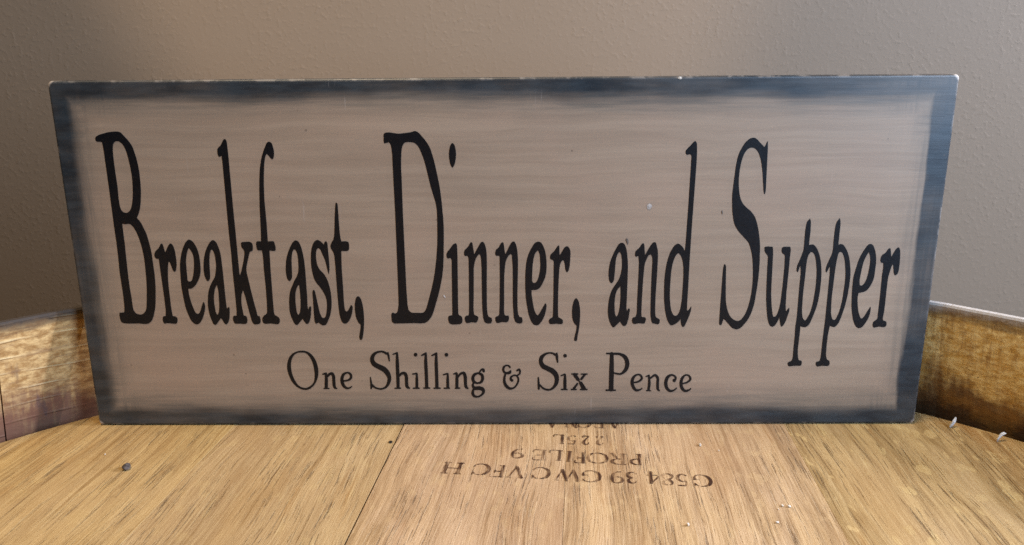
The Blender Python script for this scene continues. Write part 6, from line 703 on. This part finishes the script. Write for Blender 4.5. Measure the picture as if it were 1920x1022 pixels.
    ('E', [[(37.34, 4.34), (37.59, 4.09), (37.85, 3.99), (37.91, 3.80), (37.55, 3.48), (36.92, -2.52), (37.16, -2.73), (37.17, -3.00), (36.35, -3.33), (35.92, -3.10), (34.66, -3.06), (34.13, -2.95), (33.79, -2.73), (33.63, -2.36), (33.85, -1.20), (33.97, -1.04), (34.19, -1.15), (34.08, -2.13), (34.19, -2.40), (34.71, -2.56), (35.80, -2.59), (35.86, -2.50), (36.14, 0.19), (35.11, 0.34), (34.95, 0.58), (35.16, 0.81), (36.17, 0.72), (36.51, 3.68), (36.47, 3.80), (35.41, 4.00), (34.73, 3.95), (34.57, 3.70), (34.46, 2.62), (34.26, 2.53), (34.13, 2.66), (34.13, 3.75), (34.21, 4.10), (34.45, 4.38), (34.92, 4.52), (36.61, 4.28), (36.99, 4.41)]]),
    ('A', [[(40.30, 4.51), (40.54, 4.20), (40.94, 4.12), (41.05, 4.02), (41.01, 3.84), (40.64, 3.79), (40.63, 3.70), (41.01, 1.82), (42.71, 1.64), (43.48, 3.49), (43.01, 3.59), (42.96, 3.82), (43.13, 3.90), (43.86, 3.90), (44.46, 3.66), (44.35, 3.44), (43.98, 3.41), (41.67, -2.38), (41.72, -3.02), (41.56, -3.25), (41.28, -3.37), (40.93, -3.29), (40.72, -3.00), (39.53, 3.91), (39.39, 4.11), (39.85, 4.54)],
        [(42.53, 1.15), (41.04, 1.31), (41.49, -1.34), (41.59, -1.26)]]),
]


for ch, loops in BRAND_LETTERS:
    o = link('brand_letter', plate(loops, 'head', 0.00006, 0.00006), M_BRAND, barrel)
    o.matrix_parent_inverse = Matrix.Translation(OFF)

# a small nail hole beside the open joint
bm = bmesh.new()
bmesh.ops.create_circle(bm, cap_ends=True, segments=10, radius=0.0008)
for q in bm.verts: q.co = Vector((q.co.x * 0.9 - 0.0402, q.co.y * 1.3 - 0.0139, 0.00008))
o = link('nail_hole', bm, M_HOLE, barrel)
o.matrix_parent_inverse = Matrix.Translation(OFF)

# ------------------------------------------------------------------ the sign
SZ = 0.0002
sign = empty('wooden_sign', (0, 0, SZ))
tag(sign, 'tan wooden sign with black serif lettering and brushed blue border, standing on the barrel head', 'sign')
bm = bmesh.new()
hw = SIGN_W / 2
nx_, nz_ = 60, 24
box(bm, -hw, hw, 0, SIGN_T, 0, SIGN_H)
bmesh.ops.recalc_face_normals(bm, faces=bm.faces)
vert_edges = [e for e in bm.edges if abs(e.verts[0].co.y - e.verts[1].co.y) > 0.001]
bmesh.ops.bevel(bm, geom=vert_edges, offset=0.0014, segments=3, profile=0.5, affect='EDGES')
rim = [e for e in bm.edges if abs(e.verts[0].co.y - e.verts[1].co.y) < 1e-6 and len(e.link_faces) == 2
       and abs(e.link_faces[0].normal.dot(e.link_faces[1].normal)) < 0.2]
bmesh.ops.bevel(bm, geom=rim, offset=0.0009, segments=3, profile=0.5, affect='EDGES')
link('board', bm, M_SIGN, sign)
for ch, loops in LARGE_LETTERS:
    link('letter', plate(loops, 'sign', 0.0, 0.00010), M_LETTER, sign).location.z = -SZ
for ch, loops in SMALL_LETTERS:
    link('letter', plate(loops, 'sign', 0.0, 0.00010), M_LETTER, sign).location.z = -SZ


def fleck(name, x, z, w, h, mat, rot=0.0):
    bm = bmesh.new()
    n = 9
    vs = []
    for i in range(n):
        a = 2 * math.pi * i / n
        r = random.uniform(0.7, 1.0)
        px, pz = w / 2 * r * math.cos(a), h / 2 * r * math.sin(a)
        vs.append(bm.verts.new((x + px * math.cos(rot) - pz * math.sin(rot), -0.00012, z + px * math.sin(rot) + pz * math.cos(rot))))
    c = bm.verts.new((x, -0.00022, z))
    for i in range(n): bm.faces.new((vs[i], vs[(i + 1) % n], c))
    bmesh.ops.recalc_face_normals(bm, faces=bm.faces)
    link(name, bm, mat, sign)


fleck('paint_fleck', 0.0440, 0.0698, 0.0010, 0.0030, M_FLECK, 0.25)
fleck('paint_fleck', 0.0766, 0.0800, 0.0006, 0.0018, M_FLECK, 0.1)
fleck('paint_fleck', 0.0512, 0.0822, 0.0022, 0.0022, M_SPOT)
fleck('paint_fleck', -0.0208, 0.0499, 0.0007, 0.0017, M_SPOT, 0.6)
fleck('paint_fleck', 0.0599, 0.1254, 0.0015, 0.0010, M_CRUMB, 0.0)

# ------------------------------------------------------------------ bits lying on the barrel head
def lump(name, x, y, r, mat, flat=0.75, seed=0):
    rr = random.Random(seed)
    bm = bmesh.new()
    bmesh.ops.create_icosphere(bm, subdivisions=2, radius=r)
    ph = [rr.uniform(0, 6.28) for _ in range(6)]
    for v in bm.verts:
        d = v.co.normalized()
        k = 1 + 0.16 * math.sin(3 * d.x + ph[0]) + 0.14 * math.sin(4 * d.y + ph[1]) + 0.12 * math.sin(5 * d.z + ph[2] + 2 * d.x)
        v.co *= k
        v.co.z *= flat
    zmin = min(v.co.z for v in bm.verts)
    for v in bm.verts: v.co.z -= zmin
    o = link(name, bm, mat)
    o.location = (x, y, 0.00002)
    return o


tag(lump('pebble', -0.1258, -0.0335, 0.00145, M_STONE, 0.7, 3), 'tiny grey pebble lying on the left boards of the barrel head', 'pebble')
crumbs = [(-0.1384, -0.0233, 0.0004), (0.0694, -0.0171, 0.0008), (0.0750, -0.0211, 0.0004), (0.0858, -0.0568, 0.0006), (0.0879, -0.0571, 0.0007),
          (0.0553, -0.0672, 0.0007), (0.0816, -0.0658, 0.0006), (0.0842, -0.0585, 0.0003)]
crumb_labels = {0: 'tiny pale crumb beside the grey pebble on the barrel head',
                1: 'white crumb lying between the sign and the branded number',
                2: 'smaller pale speck next to the white crumb near the sign',
                5: 'white crumb lying alone on the board in front of the branded letters'}
for i, (x, y, r) in enumerate(crumbs):
    o = lump('crumb', x, y, r * 0.68, M_CRUMB, 0.8, 20 + i)
    tag(o, crumb_labels.get(i, 'tiny white crumb in the cluster on the bare wood beyond the branded number'), 'crumb',
        'pale crumbs scattered on the barrel head')


def flake(pts, label, seed):
    """a crumpled white shred stuck where the head meets the chime: an uneven tube through pts (x, y, z, radius)"""
    rr = random.Random(seed)
    bm = bmesh.new()
    rings = []
    n = 8
    for i, (x, y, z, r) in enumerate(pts):
        p = Vector((x, y, z))
        q = Vector(pts[min(i + 1, len(pts) - 1)][:3]) - Vector(pts[max(i - 1, 0)][:3])
        q.normalize()
        a = q.orthogonal().normalized(); b = q.cross(a)
        rings.append([bm.verts.new(p + (a * math.cos(2 * math.pi * k / n) + b * 0.55 * math.sin(2 * math.pi * k / n)) * r * rr.uniform(0.6, 1.25)) for k in range(n)])
    for i in range(len(pts) - 1):
        for k in range(n):
            bm.faces.new((rings[i][k], rings[i][(k + 1) % n], rings[i + 1][(k + 1) % n], rings[i + 1][k]))
    bm.faces.new(rings[0]); bm.faces.new(rings[-1])
    bmesh.ops.recalc_face_normals(bm, faces=bm.faces)
    o = link('flake', bm, M_CURL, None)
    zm = min(v.co.z for v in o.data.vertices)
    o.location = (0, 0, -zm)
    tag(o, label, 'flake')


flake([(0.1640, -0.0030, 0.0002, 0.0005), (0.1645, -0.0030, 0.0010, 0.0010), (0.1652, -0.0029, 0.0021, 0.0009), (0.1657, -0.0027, 0.0032, 0.0007), (0.1659, -0.0026, 0.0040, 0.0003)],
      'upright white flake against the brown chime beside the sign corner', 5)
flake([(0.1748, -0.0142, 0.0001, 0.0003), (0.1750, -0.0142, 0.0009, 0.0006), (0.1755, -0.0141, 0.0019, 0.0007), (0.1763, -0.0139, 0.0027, 0.0007), (0.1773, -0.0137, 0.0030, 0.0005), (0.1780, -0.0136, 0.0028, 0.0002)],
      'hooked white flake at the foot of the brown chime', 6)
